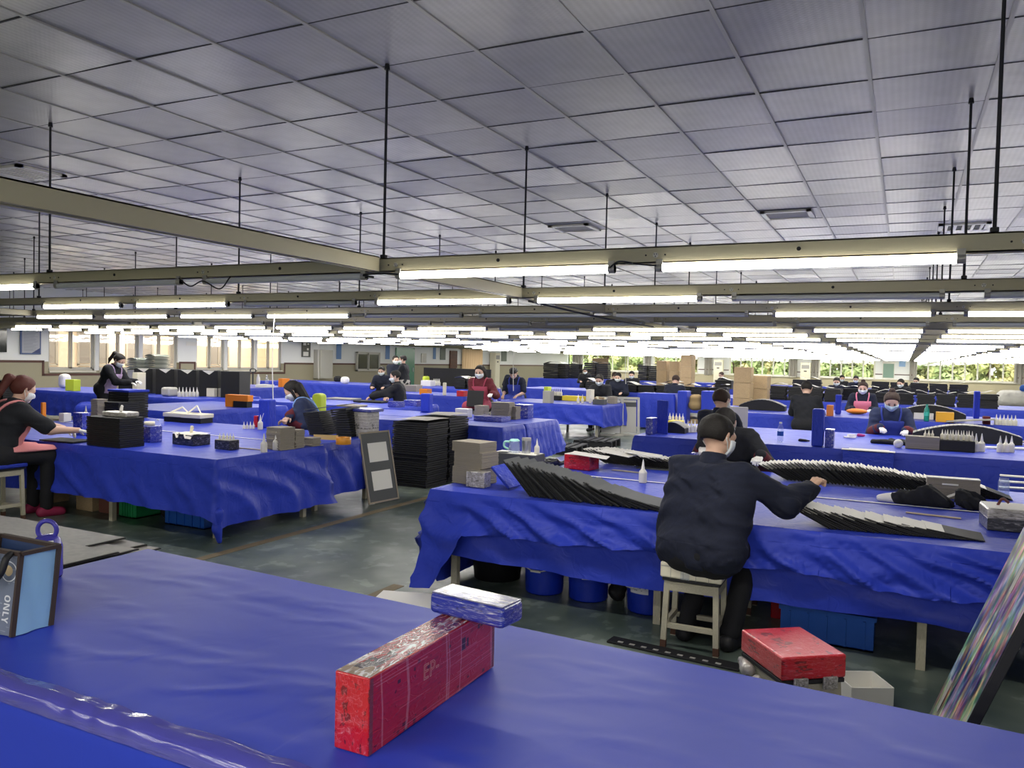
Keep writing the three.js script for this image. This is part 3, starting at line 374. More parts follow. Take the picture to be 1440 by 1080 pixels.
// ---------- tables under blue cloths ----------
function clothGeo(x0, x1, z0, z1, y, o = {}) { // z0 is the near edge; hem heights: f, r, b, l
  const { hem = [.25, .25, .25, .25], step = .045, rows = 14, fold = .022, lam = .34, flare = .05, out = .012, topBump = .0015, noTop = false, s0 = 3, y1 = y, shear = 2.2, edgeZ } = o;
  const w = x1 - x0, d = z0 - z1, Lp = [w, d, w, d], per = 2 * (w + d), n = Math.round(per / step), pos = [], uv = [], ix = [];
  for (let i = 0; i <= n; i++) {
    let s = (i % n) / n * per, a = s, side = 0; while (side < 3 && a > Lp[side]) a -= Lp[side++];
    const nx = [0, 1, 0, -1][side], nz = [1, 0, -1, 0][side]; let px, pz;
    if (side === 0) { px = x0 + a; pz = z0; } else if (side === 1) { px = x1; pz = z0 - a; } else if (side === 2) { px = x1 - a; pz = z1; } else { px = x0; pz = z1 + a; }
    if (edgeZ && pz === z1) pz = edgeZ(px); if (edgeZ && side === 1) pz = z0 - a * (z0 - edgeZ(x1)) / d;
    const e = Math.min(a, Lp[side] - a), k = Math.max(0, 1 - e / (o.corner || .09)), sgn = a < Lp[side] / 2 ? -1 : 1, ns = [1, 0, -1, 0][side], nt = [0, -1, 0, 1][side], ex = nx + k * sgn * ns * .9, ez = nz + k * sgn * nt * .9, el = Math.hypot(ex, ez);
    const hA = hem[side], hB = hem[(side + (sgn > 0 ? 1 : 3)) % 4], hm = hA + (Math.min(hA, hB) - hA) * Math.min(1, k * (o.corner ? 1.4 : .5)) + .05 * (vn(s * 1.3, 2, s0, 0) - .5) + .02 * (vn(s * 6, 5, s0, 0) - .5);
    for (let j = 0; j <= rows; j++) {
      const v = j / rows, q = Math.pow(v, .6), ph = vn(s * .9, v * 1.5, s0 + 3, 0) * 5, f1 = 1.9 * Math.pow(1 - Math.abs(Math.sin(s * PI / lam + ph - v * shear)), 1.4) - .6, f2 = 1.6 * Math.pow(1 - Math.abs(Math.sin(s * PI / (lam * .37) - v * shear * 2.3 + ph * 1.7)), 2) - .4, f3 = vn(s * 5 + v * 3, v * 4 - s * 2, s0 + 7, 0) - .5;
      const dist = out * Math.min(1, v * 14) + (flare * v + fold * q * (f1 * .8 + f2 * .35) + fold * q * .8 * f3) * (.75 + .25 * Math.sin(s * .8 + s0)) + k * .05 * q, tg = (o.tight && o.tight[side]) ? .03 : 1;
      pos.push(px + ex / el * dist * (tg < 1 && nx ? tg : tg < 1 ? 1 : 1), y1 + (hm - y1) * v - (j === 0 ? 0 : .002), pz + ez / el * dist * (tg < 1 && nz ? tg : 1)); uv.push(s, y1 * (1 - v) + hm * v);
    }
  }
  for (let i = 0; i < n; i++) for (let j = 0; j < rows; j++) { const a = i * (rows + 1) + j, b = a + rows + 1; ix.push(a, a + 1, b, b, a + 1, b + 1); }
  const sk = new THREE.BufferGeometry(); sk.setAttribute('position', new THREE.Float32BufferAttribute(pos, 3)); sk.setAttribute('uv', new THREE.Float32BufferAttribute(uv, 2)); sk.setIndex(ix); sk.computeVertexNormals();
  if (noTop) return sk;
  const gs = o.crease ? .028 : .09, nx = Math.max(4, Math.round(w / gs)), nz = Math.max(4, Math.round(d / gs)), g = new THREE.PlaneGeometry(w, d, nx, nz).rotateX(-PI / 2).translate((x0 + x1) / 2, y1, (z0 + z1) / 2), p = g.attributes.position, u = g.attributes.uv;
  for (let i = 0; i < p.count; i++) { let x = p.getX(i), z = p.getZ(i); const m = Math.min(x - x0, x1 - x, z0 - z, z - z1); if (edgeZ) { const t = (z0 - z) / d; z = z0 + t * (edgeZ(x) - z0); p.setZ(i, z); } if (m > .02) p.setY(i, y1 + topBump * (fbm(x * 3, z * 5, s0, 0, 3) - .35) + (o.crease || 0) * Math.min(1, Math.max(0, m - .03) / .15) * Math.pow(Math.max(0, 1 - Math.abs(fbm(x * 1.7 + z * 3.2, z * 5 - x * .9, s0 + 9, 0, 3) - .5) * 11), 2)); u.setXY(i, x, z); }
  g.computeVertexNormals(); return merge([sk, g]);
}
const rects = [];
function snap(p, m = .12) { if (Math.abs(p.y - T) > .03) return p; let b = null, bd = 9; for (const [x0, x1, z0, z1] of rects) { const x = Math.max(x0 + m, Math.min(x1 - m, p.x)), z = Math.max(z1 + m, Math.min(z0 - m, p.z)), d = Math.hypot(x - p.x, z - p.z); if (d < bd) { bd = d; b = [x, z]; } } if (b && bd < 3.2) p.set(b[0], p.y, b[1]); return p; }
function tableUnder(x0, x1, z0, z1, label, y = T) {
  rects.push([x0, x1, z0, z1]);
  const t = thing('work_table', label, 'table', [(x0 + x1) / 2, 0, (z0 + z1) / 2]), w = x1 - x0 - .03, d = z0 - z1 - .03;
  part(t, 'tabletop', rb(w, .03, d, .004, 0, y - .021, 0), M.carton);
  const nx = Math.max(2, Math.round(w / 1.6) + 1); for (let i = 0; i < nx; i++) for (const s of [-1, 1]) part(t, 'leg', bx(.045, y - .036, .045, -w / 2 + .12 + i * (w - .24) / (nx - 1), (y - .036) / 2, s * (d / 2 - .12)), M.stool);
  part(t, 'rail', merge([bx(w - .2, .05, .03, 0, y - .07, d / 2 - .12), bx(w - .2, .05, .03, 0, y - .07, -d / 2 + .12)]), M.stool);
}
function table(x0, x1, z0, z1, label, clothLabel, o = {}) {
  tableUnder(x0, x1, z0, z1, label, o.y || T);
  return single('tablecloth', clothLabel, 'tablecloth', clothGeo(x0, x1, z0, z1, o.y || T, o), o.m || M.vinyl);
}
// foreground table
const edge1 = x => -2.48 + (x + 3.04) * .05;
tableUnder(-3.0, 1.9, -1.32, -2.26, 'long work table nearest the viewer under a smooth blue cloth');
single('tablecloth', 'smooth blue vinyl cloth on the foreground table under the red parcel', 'tablecloth', clothGeo(-3.05, 1.95, -1.29, -2.48, T, { hem: [.12, .2, .2, .2], fold: .006, flare: .02, edgeZ: edge1, topBump: .004, crease: .0035, s0: 11 }), M.smoothVinyl);
{ // clear packing tape along the near edge of the foreground cloth
  const g = new THREE.PlaneGeometry(2.6, .13, 160, 12), p = g.attributes.position; for (let i = 0; i < p.count; i++) { const x = p.getX(i), v = p.getY(i) / .13 + .5, a = v * 1.25 - .1, r = .03, w = .0025 * Math.sin(x * 40 + 3 * Math.sin(x * 9)) + .003 * (vn(x * 22, v * 4, 4, 0) - .5); let y, z; if (v < .45) { y = T + .0075 + w; z = -1.30 - (.45 - v) * .07; } else { const t = Math.min(1, (v - .45) / .25) * PI / 2; y = T + .004 - r * (1 - Math.cos(t)) - Math.max(0, v - .7) * .05 + w; z = -1.30 + .012 + r * Math.sin(t) * .6 + w; } p.setXYZ(i, x - 1.75, y, z); } g.computeVertexNormals();
  single('packing_tape', 'glossy clear packing tape along the near edge of the foreground cloth', 'tape', g, phys(0x4b4aa6, .16, { clearcoat: 1, clearcoatRoughness: .05, bumpMap: rep(wrinkle, 3, 1), bumpScale: .002 }));
}
// left pair of tables
table(-9.4, -5.13, -4.84, -6.2, 'work table beside the woman in the pink apron', 'wrinkled blue cloth hanging to a tail at the aisle corner, under the glue bottles', { hem: [.22, .12, .3, .25], fold: .05, lam: .5, flare: .05, tight: [0, 0, 1, 0], s0: 21, shear: 3.4, rows: 20, step: .035 });
table(-9.4, -5.24, -6.23, -7.35, 'second work table backing onto the one with the glue bottles', 'blue cloth gathered with silver tape behind the leaning grey board', { hem: [.4, .16, .3, .25], fold: .05, lam: .42, flare: .06, tight: [1, 0, 0, 0], s0: 33, rows: 18, step: .035 });
single('cloth_tail', 'twisted blue cloth corner touching the floor at the aisle', 'cloth', blob([cap([-5.08, .26, -4.82], [-5.1, .12, -4.82], .045, .03), cap([-5.1, .12, -4.82], [-5.09, .02, -4.84], .035, .02)], .03, .012, .03), M.vinyl);
{ const l = []; for (let i = 0; i < 14; i++) l.push(rb(.02, .03, .035, .004).rotateX(rnd(-.6, .6)).rotateZ(rnd(-.5, .5)).translate(-5.155 + rnd(-.008, .02), .69 - i * .036, -6.2 + rnd(-.03, .03))); single('silver_tape', 'crinkled silver tape closing the seam between the two left cloths', 'tape', merge(l), M.wrapGray); }
// right long table of the man in the dark jacket
table(-2.88, 1.7, -4.6, -5.78, 'long work table in front of the man in the dark jacket', 'wide blue cloth with deep diagonal folds over the right-hand work table', { hem: [.46, .3, .4, .06], fold: .075, lam: .36, flare: .08, tight: [0, 0, 1, 0], s0: 41, shear: 3.2, rows: 20, step: .028, corner: .3 });
single('plastic_skirt', 'dull blue plastic sheet hanging below the folded cloth above the buckets', 'cloth', clothGeo(-2.83, 1.65, -4.66, -5.72, .6, { hem: [.25, .3, .3, .06], fold: .02, lam: .8, flare: .03, noTop: true, s0: 47, out: .004 }), M.vinyl);
table(-2.86, 1.7, -5.8, -6.95, 'rear work table of the right-hand pair', 'blue cloth under the rear rows of pale-edged boards', { hem: [.4, .3, .3, .2], fold: .02, flare: .05, tight: [1, 0, 0, 0], s0: 53 });
// tables further back
table(-2.95, 3.2, -9.4, -11.8, 'work table of the woman in the blue apron', 'blue cloth under the tall blue parcel and the black crate of glue bottles', { hem: [.2, .2, .2, .2], fold: .012, lam: .5, s0: 61 });
table(-3.4, 3.2, -15.3, -17.7, 'work table behind the kneeling man with broad shoulders', 'blue cloth below the orange cushion and the teal bottle', { hem: [.2, .2, .2, .2], fold: .012, s0: 67 });
table(-4.6, 3.4, -21.5, -24.0, 'far work table carrying the black sheet stacks on the right', 'blue cloth below the long black stacks with white tops on the right', { hem: [.2, .2, .2, .2], step: .065, s0: 71 });
table(-8.2, -4.72, -9.27, -9.95, 'work table in the middle beside the black sheet piles', 'pleated blue cloth on the middle table below the grey card blocks', { hem: [.3, .22, .3, .3], fold: .03, lam: .16, flare: .08, tight: [0, 0, 1, 0], s0: 77 });
table(-8.2, -4.72, -9.99, -11.1, 'work table behind the grey card blocks', 'pleated blue cloth on the middle table end near the steel trunk', { hem: [.3, .22, .3, .3], fold: .03, lam: .15, flare: .1, tight: [1, 0, 0, 0], s0: 79 });
table(-8.0, -5.45, -15.1, -16.6, 'work table with the lime carton at the aisle', 'blue cloth draped at the aisle table with the yellow carton', { hem: [.3, .25, .2, .2], fold: .03, lam: .45, s0: 83 });
table(-11.3, -7.95, -11.3, -12.9, 'work table before the seated man in the black jacket', 'blue cloth on the table of the seated man in the black jacket', { hem: [.2, .2, .2, .2], s0: 87 });
table(-11.6, -9.15, -16.0, -17.6, 'work table with the bottles beside the masked woman', 'blue cloth below the red tray and the clear bottles', { hem: [.2, .2, .2, .2], s0: 91, step: .07 });
table(-17.5, -11.95, -10.7, -12.4, 'work table in front of the black carton row by the left windows', 'blue cloth on the table by the left windows', { hem: [.2, .15, .2, .2], fold: .025, s0: 93, step: .06 });
table(-11.4, -9.6, -8.3, -10.6, 'work table behind the orange foam block', 'blue cloth behind the orange foam block', { hem: [.15, .15, .2, .2], fold: .025, s0: 97 });
table(-19, -14.9, -15, -17, 'far left work table under the windows', 'blue cloth on the far left table with a white spray bottle', { hem: [.2, .2, .2, .2], s0: 99, step: .065 });
table(-19, -11, -19.6, -21.5, 'work table in front of the standing men by the left wall', 'blue cloth with small parcels before the left wall', { hem: [.2, .2, .2, .2], s0: 101, step: .065 });
table(-11, -4.75, -22.5, -24.5, 'work table behind the long black panel', 'blue cloth behind the masked workers in the middle', { hem: [.2, .2, .2, .2], s0: 103, step: .065 });
table(-11, -4.5, -29, -31, 'distant work table below the black board rows', 'distant blue cloth below the black board rows', { hem: [.2, .2, .2, .2], s0: 105, step: .065 });
table(-4, 2.5, -29, -31, 'distant work table on the right', 'distant blue cloth on the right before the daylight windows', { hem: [.2, .2, .2, .2], s0: 107, step: .065 });
table(-16.6, -10.8, -35.4, -38.6, 'distant work table in the far left corner', 'distant blue cloth in the far left corner', { hem: [.2, .2, .2, .2], s0: 111, step: .065 });
table(-10, 2, -37, -39, 'distant work table by the daylight windows', 'distant blue cloth nearest the daylight windows', { hem: [.2, .2, .2, .2], s0: 109, step: .065 });
// ---------- things on the tables and on the floor ----------
function spot(px0, px1, pyB, pyT, d, h) { // box seen in the photograph, standing on height h: centre, width, height
  const p = snap(onY((px0 + px1) / 2, pyB, h), .015), m = mpp(p), w = Math.max(.02, ((px1 - px0) * m - d * .42) / .9), hh = (pyB - pyT) * m; return { p, w, h: hh, pos: (q => [q.x, h, q.z])(snap(V(p.x * (p.z - d / 2) / p.z, h, p.z - d / 2), Math.min(d / 2, .3) + .02)) };
}
function box(name, label, cat, px0, px1, pyB, pyT, d, m, o = {}) {
  const h = o.h ?? T + .002, s = spot(px0, px1, pyB, pyT, d, h), H = o.H || s.h; return single(name, label, cat, rb(s.w, H, d, o.r ?? .006, 0, H / 2, 0), m, s.pos, o.turn || 0, o.group);
}
function sheets(w, h, d, n, j = .006, s = 1) { const l = []; for (let i = 0; i < n; i++) l.push(bx(w, h / n * .86, d).rotateY((hash(i, s, 3) - .5) * j * 4).translate((hash(i, s, 1) - .5) * j * 2, (i + .5) * h / n, (hash(i, s, 2) - .5) * j * 2)); return merge(l); }
function pile(name, label, cat, px0, px1, pyB, pyT, d, m, n, o = {}) { const h = o.h ?? T + .002, s = spot(px0, px1, pyB, pyT, d, h); const t = single(name, label, cat, sheets(s.w, s.h, d, n, o.j ?? .006, px0), m, s.pos, o.turn || 0, o.group); return { t, ...s }; }
// glue bottle: body and nozzle
const gb = { body: lathe([[0, 0], [.027, 0], [.03, .004], [.03, .07], [.027, .085], [.014, .1], [.012, .108], [0, .108]], 18), noz: lathe([[.013, .108], [.011, .118], [.004, .165], [.002, .175], [0, .175]], 12) };
function glue(px, py, label, o = {}) { const h = o.h ?? T + .002, p = o.at ? V(...o.at) : snap(onY(px, py, h), .05), t = thing('glue_bottle', label, 'bottle', [p.x, h, p.z], 0, o.group), k = o.k || 1; part(t, 'body', gb.body, M.bottle); part(t, 'nozzle', gb.noz, M.white); t.scale.setScalar(k); return t; }
function waterBottle(px, py, label, o = {}) { const h = o.h ?? T + .002, p = snap(onY(px, py, h), .06), t = thing('water_bottle', label, 'bottle', [p.x, h, p.z]); t.scale.setScalar(o.k || 1); part(t, 'body', lathe([[0, 0], [.03, 0], [.032, .01], [.031, .06], [.033, .1], [.03, .15], [.014, .19], [.013, .2], [0, .2]], 18), o.m || M.clear); part(t, 'label', cyl(.0335, .0335, .05, 0, .07, 0), o.lm || M.crate); part(t, 'bottle_cap', cyl(.015, .015, .018, 0, .198, 0), o.cm || M.white); }
// --- foreground table ---
{
  const z0 = -1.43, L = .605, h = .178, w = .096, t = thing('red_parcel', 'long red parcel wrapped in clear tape standing on the foreground table', 'parcel', [-1.092, T + .003, z0 - L / 2]);
  part(t, 'carton', rb(w, h, L, .004, 0, h / 2, 0), M.wrapRed);
  const tx = canvasTex(1024, 304, (c, W, Hh) => {
    c.fillStyle = '#b3182c'; c.fillRect(0, 0, W, Hh); const R = () => rnd();
    for (let i = 0; i < 260; i++) { c.fillStyle = `rgba(${R() < .5 ? '30,20,24' : '120,10,26'},${.05 + R() * .14})`; c.fillRect(R() * W, R() * Hh, 4 + R() * 30, 3 + R() * 12); }
    for (let i = 0; i < 26; i++) { c.fillStyle = `rgba(24,18,20,${.35 + R() * .4})`; const x = R() < .5 ? R() * W : 150 + R() * 260, y = R() < .55 ? Hh - 46 + R() * 40 : 30 + R() * 90; c.fillRect(x, y, 5 + R() * 26, 4 + R() * 16); }
    c.strokeStyle = 'rgba(225,190,150,.9)'; c.lineWidth = 3; c.font = '92px sans-serif'; c.strokeText('EP-', 372, 142);
    c.fillStyle = 'rgba(30,22,26,.75)'; c.fillRect(700, 60, 34, 60); c.fillRect(744, 72, 18, 40); c.fillRect(850, 38, 20, 22); c.fillRect(876, 34, 26, 20);
    for (let i = 0; i < 34; i++) { c.strokeStyle = `rgba(240,220,220,${.2 + R() * .5})`; c.lineWidth = .8 + R() * 2.6; const y = R() * Hh * 1.2 - 30, x = R() * W * .7; c.beginPath(); c.moveTo(x, y); c.lineTo(x + 150 + R() * 420, y - 10 + R() * 14); c.stroke(); }
    for (const x of [70, 560, 580, 690, 250, 985]) { c.strokeStyle = 'rgba(205,170,175,.55)'; c.lineWidth = 8 + R() * 10; c.beginPath(); c.moveTo(x, 0); c.lineTo(x + 20 * R(), 150); c.lineTo(x - 10 + 30 * R(), Hh); c.stroke(); }
    c.fillStyle = 'rgba(90,80,70,.6)'; c.fillRect(0, 0, 22, Hh); c.fillRect(1000, 0, 24, Hh);
  });
  part(t, 'printed_side', new THREE.PlaneGeometry(L - .004, h - .004).rotateY(PI / 2).translate(w / 2 + .0008, h / 2, 0), phys(0xffffff, .3, { map: tx, clearcoat: .6, clearcoatRoughness: .15, bumpMap: rep(wrinkle, 2), bumpScale: .003 }), 'red side with pale outlined letters under tape');
  part(t, 'taped_top', new THREE.PlaneGeometry(w - .004, L - .004).rotateX(-PI / 2).translate(0, h + .0008, 0), phys(0xffffff, .25, { map: filmTex([150, 52, 50], 2.0, 91, (u, v, o) => (v > .06 && v < .3 && fbm(u * 6, v * 14, 4, 0, 3) > .52) ? [70, 62, 60] : v < .1 ? [150, 128, 104] : o), clearcoat: .8, clearcoatRoughness: .1, bumpMap: rep(wrinkle, 1, 3), bumpScale: .004 }), 'worn brown and red top under crinkled tape');
  const b = thing('blue_packet', 'small blue packet wrapped in crinkled clear film lying across the red parcel', 'packet', [-1.045, T + h + .004, -1.92], -.12);
  part(b, 'packet', rb(.25, .058, .105, .014, 0, .03, 0), M.wrapBlue); part(b, 'film_top', rb(.238, .004, .095, .002, 0, .0592, 0), film(filmTex([120, 124, 176], 2.6, 97)));
  // shopping bag
  const c0 = onY(17, 897, T), c1 = onY(66, 882, T), a = Math.atan2(-(c1.z - c0.z), c1.x - c0.x), W = .125, D = .3, Hb = .25, g = thing('shopping_bag', 'light blue woven shopping bag with brown edges standing on the foreground table', 'bag', [c0.x, T + .003, c0.z], a);
  const sheet = (p, q, u, v, n = 8) => { const ge = new THREE.PlaneGeometry(1, 1, n, n), ps = ge.attributes.position; for (let i = 0; i < ps.count; i++) { const s = ps.getX(i) + .5, t2 = ps.getY(i) + .5, wv = .006 * Math.sin(s * 7 + t2 * 5) * Math.sin(PI * s); ps.setXYZ(i, p[0] + (q[0] - p[0]) * s + u[0] * t2 + v[0] * wv, p[1] + (q[1] - p[1]) * s + u[1] * t2, p[2] + (q[2] - p[2]) * s + u[2] * t2 + v[2] * wv); } ge.computeVertexNormals(); return ge; };
  const lean = [.035, Hb, -.012];
  part(g, 'side_panel', sheet([0, 0, 0], [W, 0, 0], lean, [0, 0, 1]), new THREE.MeshStandardMaterial({ ...{ color: 0x8cbae2, roughness: .6, side: THREE.DoubleSide } }));
  const txt = canvasTex(512, 512, (c, w2, h2) => { c.fillStyle = '#6a7488'; c.fillRect(0, 0, w2, h2); c.fillStyle = '#8b93a4'; for (let i = 0; i < 60; i++) c.fillRect(rnd(0, 512), rnd(0, 512), rnd(4, 40), rnd(2, 8)); c.strokeStyle = '#dfe2e6'; c.lineWidth = 7; c.beginPath(); c.arc(430, 120, 62, 0, 7); c.stroke(); c.fillStyle = '#c9b48c'; c.beginPath(); c.arc(430, 116, 34, 0, 7); c.fill(); c.save(); c.translate(440, 225); c.rotate(PI / 2); c.fillStyle = '#d8dbe0'; c.font = 'bold 66px sans-serif'; c.fillText('ONLY', 40, 24); c.restore(); });
  part(g, 'printed_panel', sheet([-.02, 0, -D * .98], [0, 0, 0], lean, [1, 0, 0]).rotateY(0), new THREE.MeshStandardMaterial({ map: txt, roughness: .6, side: THREE.DoubleSide }), 'grey printed side with a round emblem and rotated lettering');
  part(g, 'back_panel', sheet([W, 0, 0], [W, 0, -D], lean, [1, 0, 0]), new THREE.MeshStandardMaterial({ color: 0x2a3f6a, roughness: .6, side: THREE.DoubleSide })); part(g, 'far_panel', sheet([-.02, 0, -D], [W, 0, -D], lean, [0, 0, 1]), new THREE.MeshStandardMaterial({ color: 0x78a9d6, roughness: .6, side: THREE.DoubleSide }));
  for (const p of [[0, 0, 0], [W, 0, 0], [W, 0, -D]]) part(g, 'edge_binding', bar(p, A3(p, lean), .017, .008), M.bagEdge);
  for (const [p, q] of [[[0, 0, 0], [W, 0, 0]], [[W, 0, 0], [W, 0, -D]], [[-.02, 0, -D], [0, 0, 0]], [[W, 0, -D], [-.02, 0, -D]]]) part(g, 'rim_binding', bar(A3(p, lean), A3(q, lean), .016, .012), M.bagEdge);
  part(g, 'handle', tube([[.02, .25, -.04], [.0, .24, -.03], [-.012, .2, -.035], [-.018, .17, -.07], [-.005, .22, -.1], [.015, .25, -.12]], .011, 24, 7), M.dark);
  const j = onY(66, 812, T), jug = thing('purple_jug', 'purple translucent plastic jug with loop handle behind the shopping bag', 'jug', [j.x, T + .003, j.z]);
  part(jug, 'jug_body', lathe([[0, 0], [.052, 0], [.056, .01], [.055, .12], [.045, .15], [.03, .165], [0, .168]], 24), M.purple); part(jug, 'handle', new THREE.TorusGeometry(.036, .009, 8, 24).rotateY(.5).translate(0, .185, 0), M.purple); part(jug, 'spout', lathe([[.014, 0], [.014, .02], [0, .02]], 12).translate(.045, .13, .02), M.white);
  const sp = onY(-2, 776, T); single('green_bottle', 'green bottle top showing behind the shopping bag', 'bottle', lathe([[0, 0], [.03, 0], [.03, .12], [.012, .16], [.012, .19], [0, .19]], 14), M.green, [sp.x - .06, T + .003, sp.z]);
}
{ // big dark sheets on the low table left of the foreground table
  tableUnder(-4.9, -3.14, -1.2, -2.5, 'low table beside the foreground table under the large grey sheets', .66);
  const m = [mat(0x77726a, .45, { map: fabricTex }), mat(0x69655f, .45, { map: fabricTex })];
  [[-3.7, -2.05, 1.2, 1.08, .03], [-3.78, -2.12, 1.1, 1.02, -.05], [-3.62, -2.0, 1.02, .95, .06], [-3.9, -2.2, 1.1, .8, .0], [-3.55, -1.92, .9, .9, .02]].forEach(([x, z, w, d, r], i) => { const t = thing('board_sheet', 'large grey board with black edges lying in the pile left of the foreground table', 'board', [x, .664 + i * .0075, z], r, 'large grey boards'); part(t, 'top_face', rb(w - .012, .003, d - .012, .001, 0, .0055, 0), m[i % 2]); part(t, 'core', rb(w, .0048, d, .001, 0, .0024, 0), M.blackEdge); });
}
// --- floor: buckets, crates, stools, boards ---
function bucket(px, py, label, o = {}) {
  const p = onY(px, py, 0), r = .145, t = thing('paint_bucket', label, 'bucket', [p.x, 0, p.z - r], o.turn || 0);
  part(t, 'pail', lathe([[0, 0], [r - .02, 0], [r - .015, .01], [r, .3], [r + .008, .3], [r + .008, .325], [r - .006, .325], [r - .02, .02], [0, .02]], 32), M.bucket);
  part(t, 'bail', tube([[-r, .27, .02], [-r * .8, .2, r * .75], [0, .17, r + .01], [r * .8, .2, r * .75], [r, .27, .02]], .0035, 24, 6), M.frameW); part(t, 'grip', new THREE.CylinderGeometry(.008, .008, .07, 10).rotateZ(PI / 2).translate(0, .17, r + .011), M.white);
  if (o.label) part(t, 'paper_label', new THREE.CylinderGeometry(r + .0015, r - .004, .11, 16, 1, true, -.1, .9).translate(0, .19, 0), new THREE.MeshStandardMaterial({ side: THREE.DoubleSide, roughness: .6, map: canvasTex(256, 128, (c, w, h) => { c.fillStyle = '#cfd0d6'; c.fillRect(0, 0, w, h); c.fillStyle = '#5a6480'; for (let i = 0; i < 6; i++) for (let k = 0; k < 9; k++) if (rnd() < .7) c.fillRect(18 + k * 24, 16 + i * 17, 14 + rnd(0, 8), 5); }) }));
}
bucket(753, 838, 'blue plastic bucket beside the black tub under the right table'); bucket(816, 848, 'blue plastic bucket with a white grip between two others under the right table', { turn: .3 }); bucket(901, 866, 'blue plastic bucket with a white paper label next to the stool', { label: 1, turn: -.5 });
{ const p = onY(684, 818, 0); single('black_tub', 'round black rubber tub under the end of the right table', 'tub', lathe([[0, 0], [.17, 0], [.19, .2], [.2, .2], [.2, .22], [.18, .22], [.16, .02], [0, .02]], 28), M.black, [p.x, 0, p.z - .17]); const q = onY(862, 850, 0); single('black_sack', 'crumpled black bag between the buckets', 'bag', blob([cap([0, .06, 0], [.02, .16, -.02], .06, .035)], .02, .012, .05), M.blackEdge, [q.x, 0, q.z - .12]); }
function crate(label, x, z, w, d, h, m, turn = 0) { const t = thing('plastic_crate', label, 'crate', [x, 0, z], turn), b = .012; part(t, 'shell', merge([bx(w, b, d, 0, b / 2, 0), bx(w, h, b, 0, h / 2, d / 2 - b / 2), bx(w, h, b, 0, h / 2, -d / 2 + b / 2), bx(b, h, d - 2 * b, w / 2 - b / 2, h / 2, 0), bx(b, h, d - 2 * b, -w / 2 + b / 2, h / 2, 0)]), m); for (let i = 0; i < 5; i++) part(t, 'rib', bx(.012, h * .8, .01, -w / 2 + .05 + i * (w - .1) / 4, h * .45, d / 2 + .004), m); part(t, 'rim', merge([bx(w + .02, .025, .02, 0, h - .0125, d / 2 + .003), bx(.02, .025, d, w / 2 + .003, h - .0125, 0)]), m); return t; }
{ const p = onY(1225, 918, 0); crate('bright blue plastic crate under the right table behind the red-topped stool', p.x - .24, p.z - .17, .5, .34, .2, M.crate); const q = onY(1085, 885, 0); single('red_box', 'small red box in the shadow under the table beside the crate', 'box', rb(.12, .16, .16, .01, 0, .08, 0), M.red, [q.x + .02, 0, q.z - .3]);
  const a = onY(178, 728, 0); crate('green plastic crate under the left table', a.x, a.z - .15, .24, .28, .2, M.green); const b = onY(262, 742, 0); crate('dark blue plastic crate under the aisle corner of the left table', b.x - .05, b.z - .17, .5, .3, .2, M.crate); const c = onY(215, 738, 0); single('black_sack', 'black bag between the green and blue crates', 'bag', blob([cap([-.06, .06, 0], [.06, .07, 0], .07)], .02, .014, .05), M.blackEdge, [c.x - .08, 0, c.z - .3]);
  for (const [px, py, l, m] of [[118, 718, 'brown carton under the left table beside the pink shoe', M.carton], [150, 722, 'dusty red-brown carton beside the green crate', mat(0x6e4338, .8)], [62, 706, 'tan carton on the floor behind the stool of the woman in pink', M.carton]]) { const q2 = onY(px, py, 0); single('floor_carton', l, 'carton', rb(.24, .17, .2, .006, 0, .085, 0), m, [q2.x, 0, q2.z - .1]); } }
function stool(label, x, z, turn, h, pw, pd, padGeo, padM, legM = M.stool, group) {
  const t = thing('work_stool', label, 'stool', [x, 0, z], turn, group), a = pw / 2 - .03, b = pd / 2 - .03;
  for (const sx of [-1, 1]) for (const sz of [-1, 1]) { const l = part(t, 'leg', bar([sx * (a + .012), .0, sz * (b + .012)], [sx * a, h, sz * b], .03, .03), legM); part(l, 'worn_patch', bar([sx * (a + .012), .006, sz * (b + .012)], [sx * (a + .0105), .05, sz * (b + .0105)], .0315, .0315), M.stoolChip); }
  part(t, 'stretcher', bar([-a, .13, b], [a, .13, b], .026, .026), legM); part(t, 'stretcher', bar([-a, .13, -b], [a, .13, -b], .026, .026), legM); for (const s of [-1, 1]) part(t, 'stretcher', bar([s * a, .15, -b], [s * a, .15, b], .022, .03), legM);
  part(t, 'apron_rail', merge([bar([-a, h - .03, b], [a, h - .03, b], .028, .05), bar([-a, h - .03, -b], [a, h - .03, -b], .028, .05), bar([a, h - .03, -b], [a, h - .03, b], .028, .05), bar([-a, h - .03, -b], [-a, h - .03, b], .028, .05)]), legM); part(t, 'seat_board', rb(pw - .01, .018, pd - .01, .004, 0, h + .009, 0), M.dark);
  if (padGeo) { const p = part(t, 'cushion', padGeo.translate(0, h + .018, 0), padM); return [t, p]; } return [t];
}
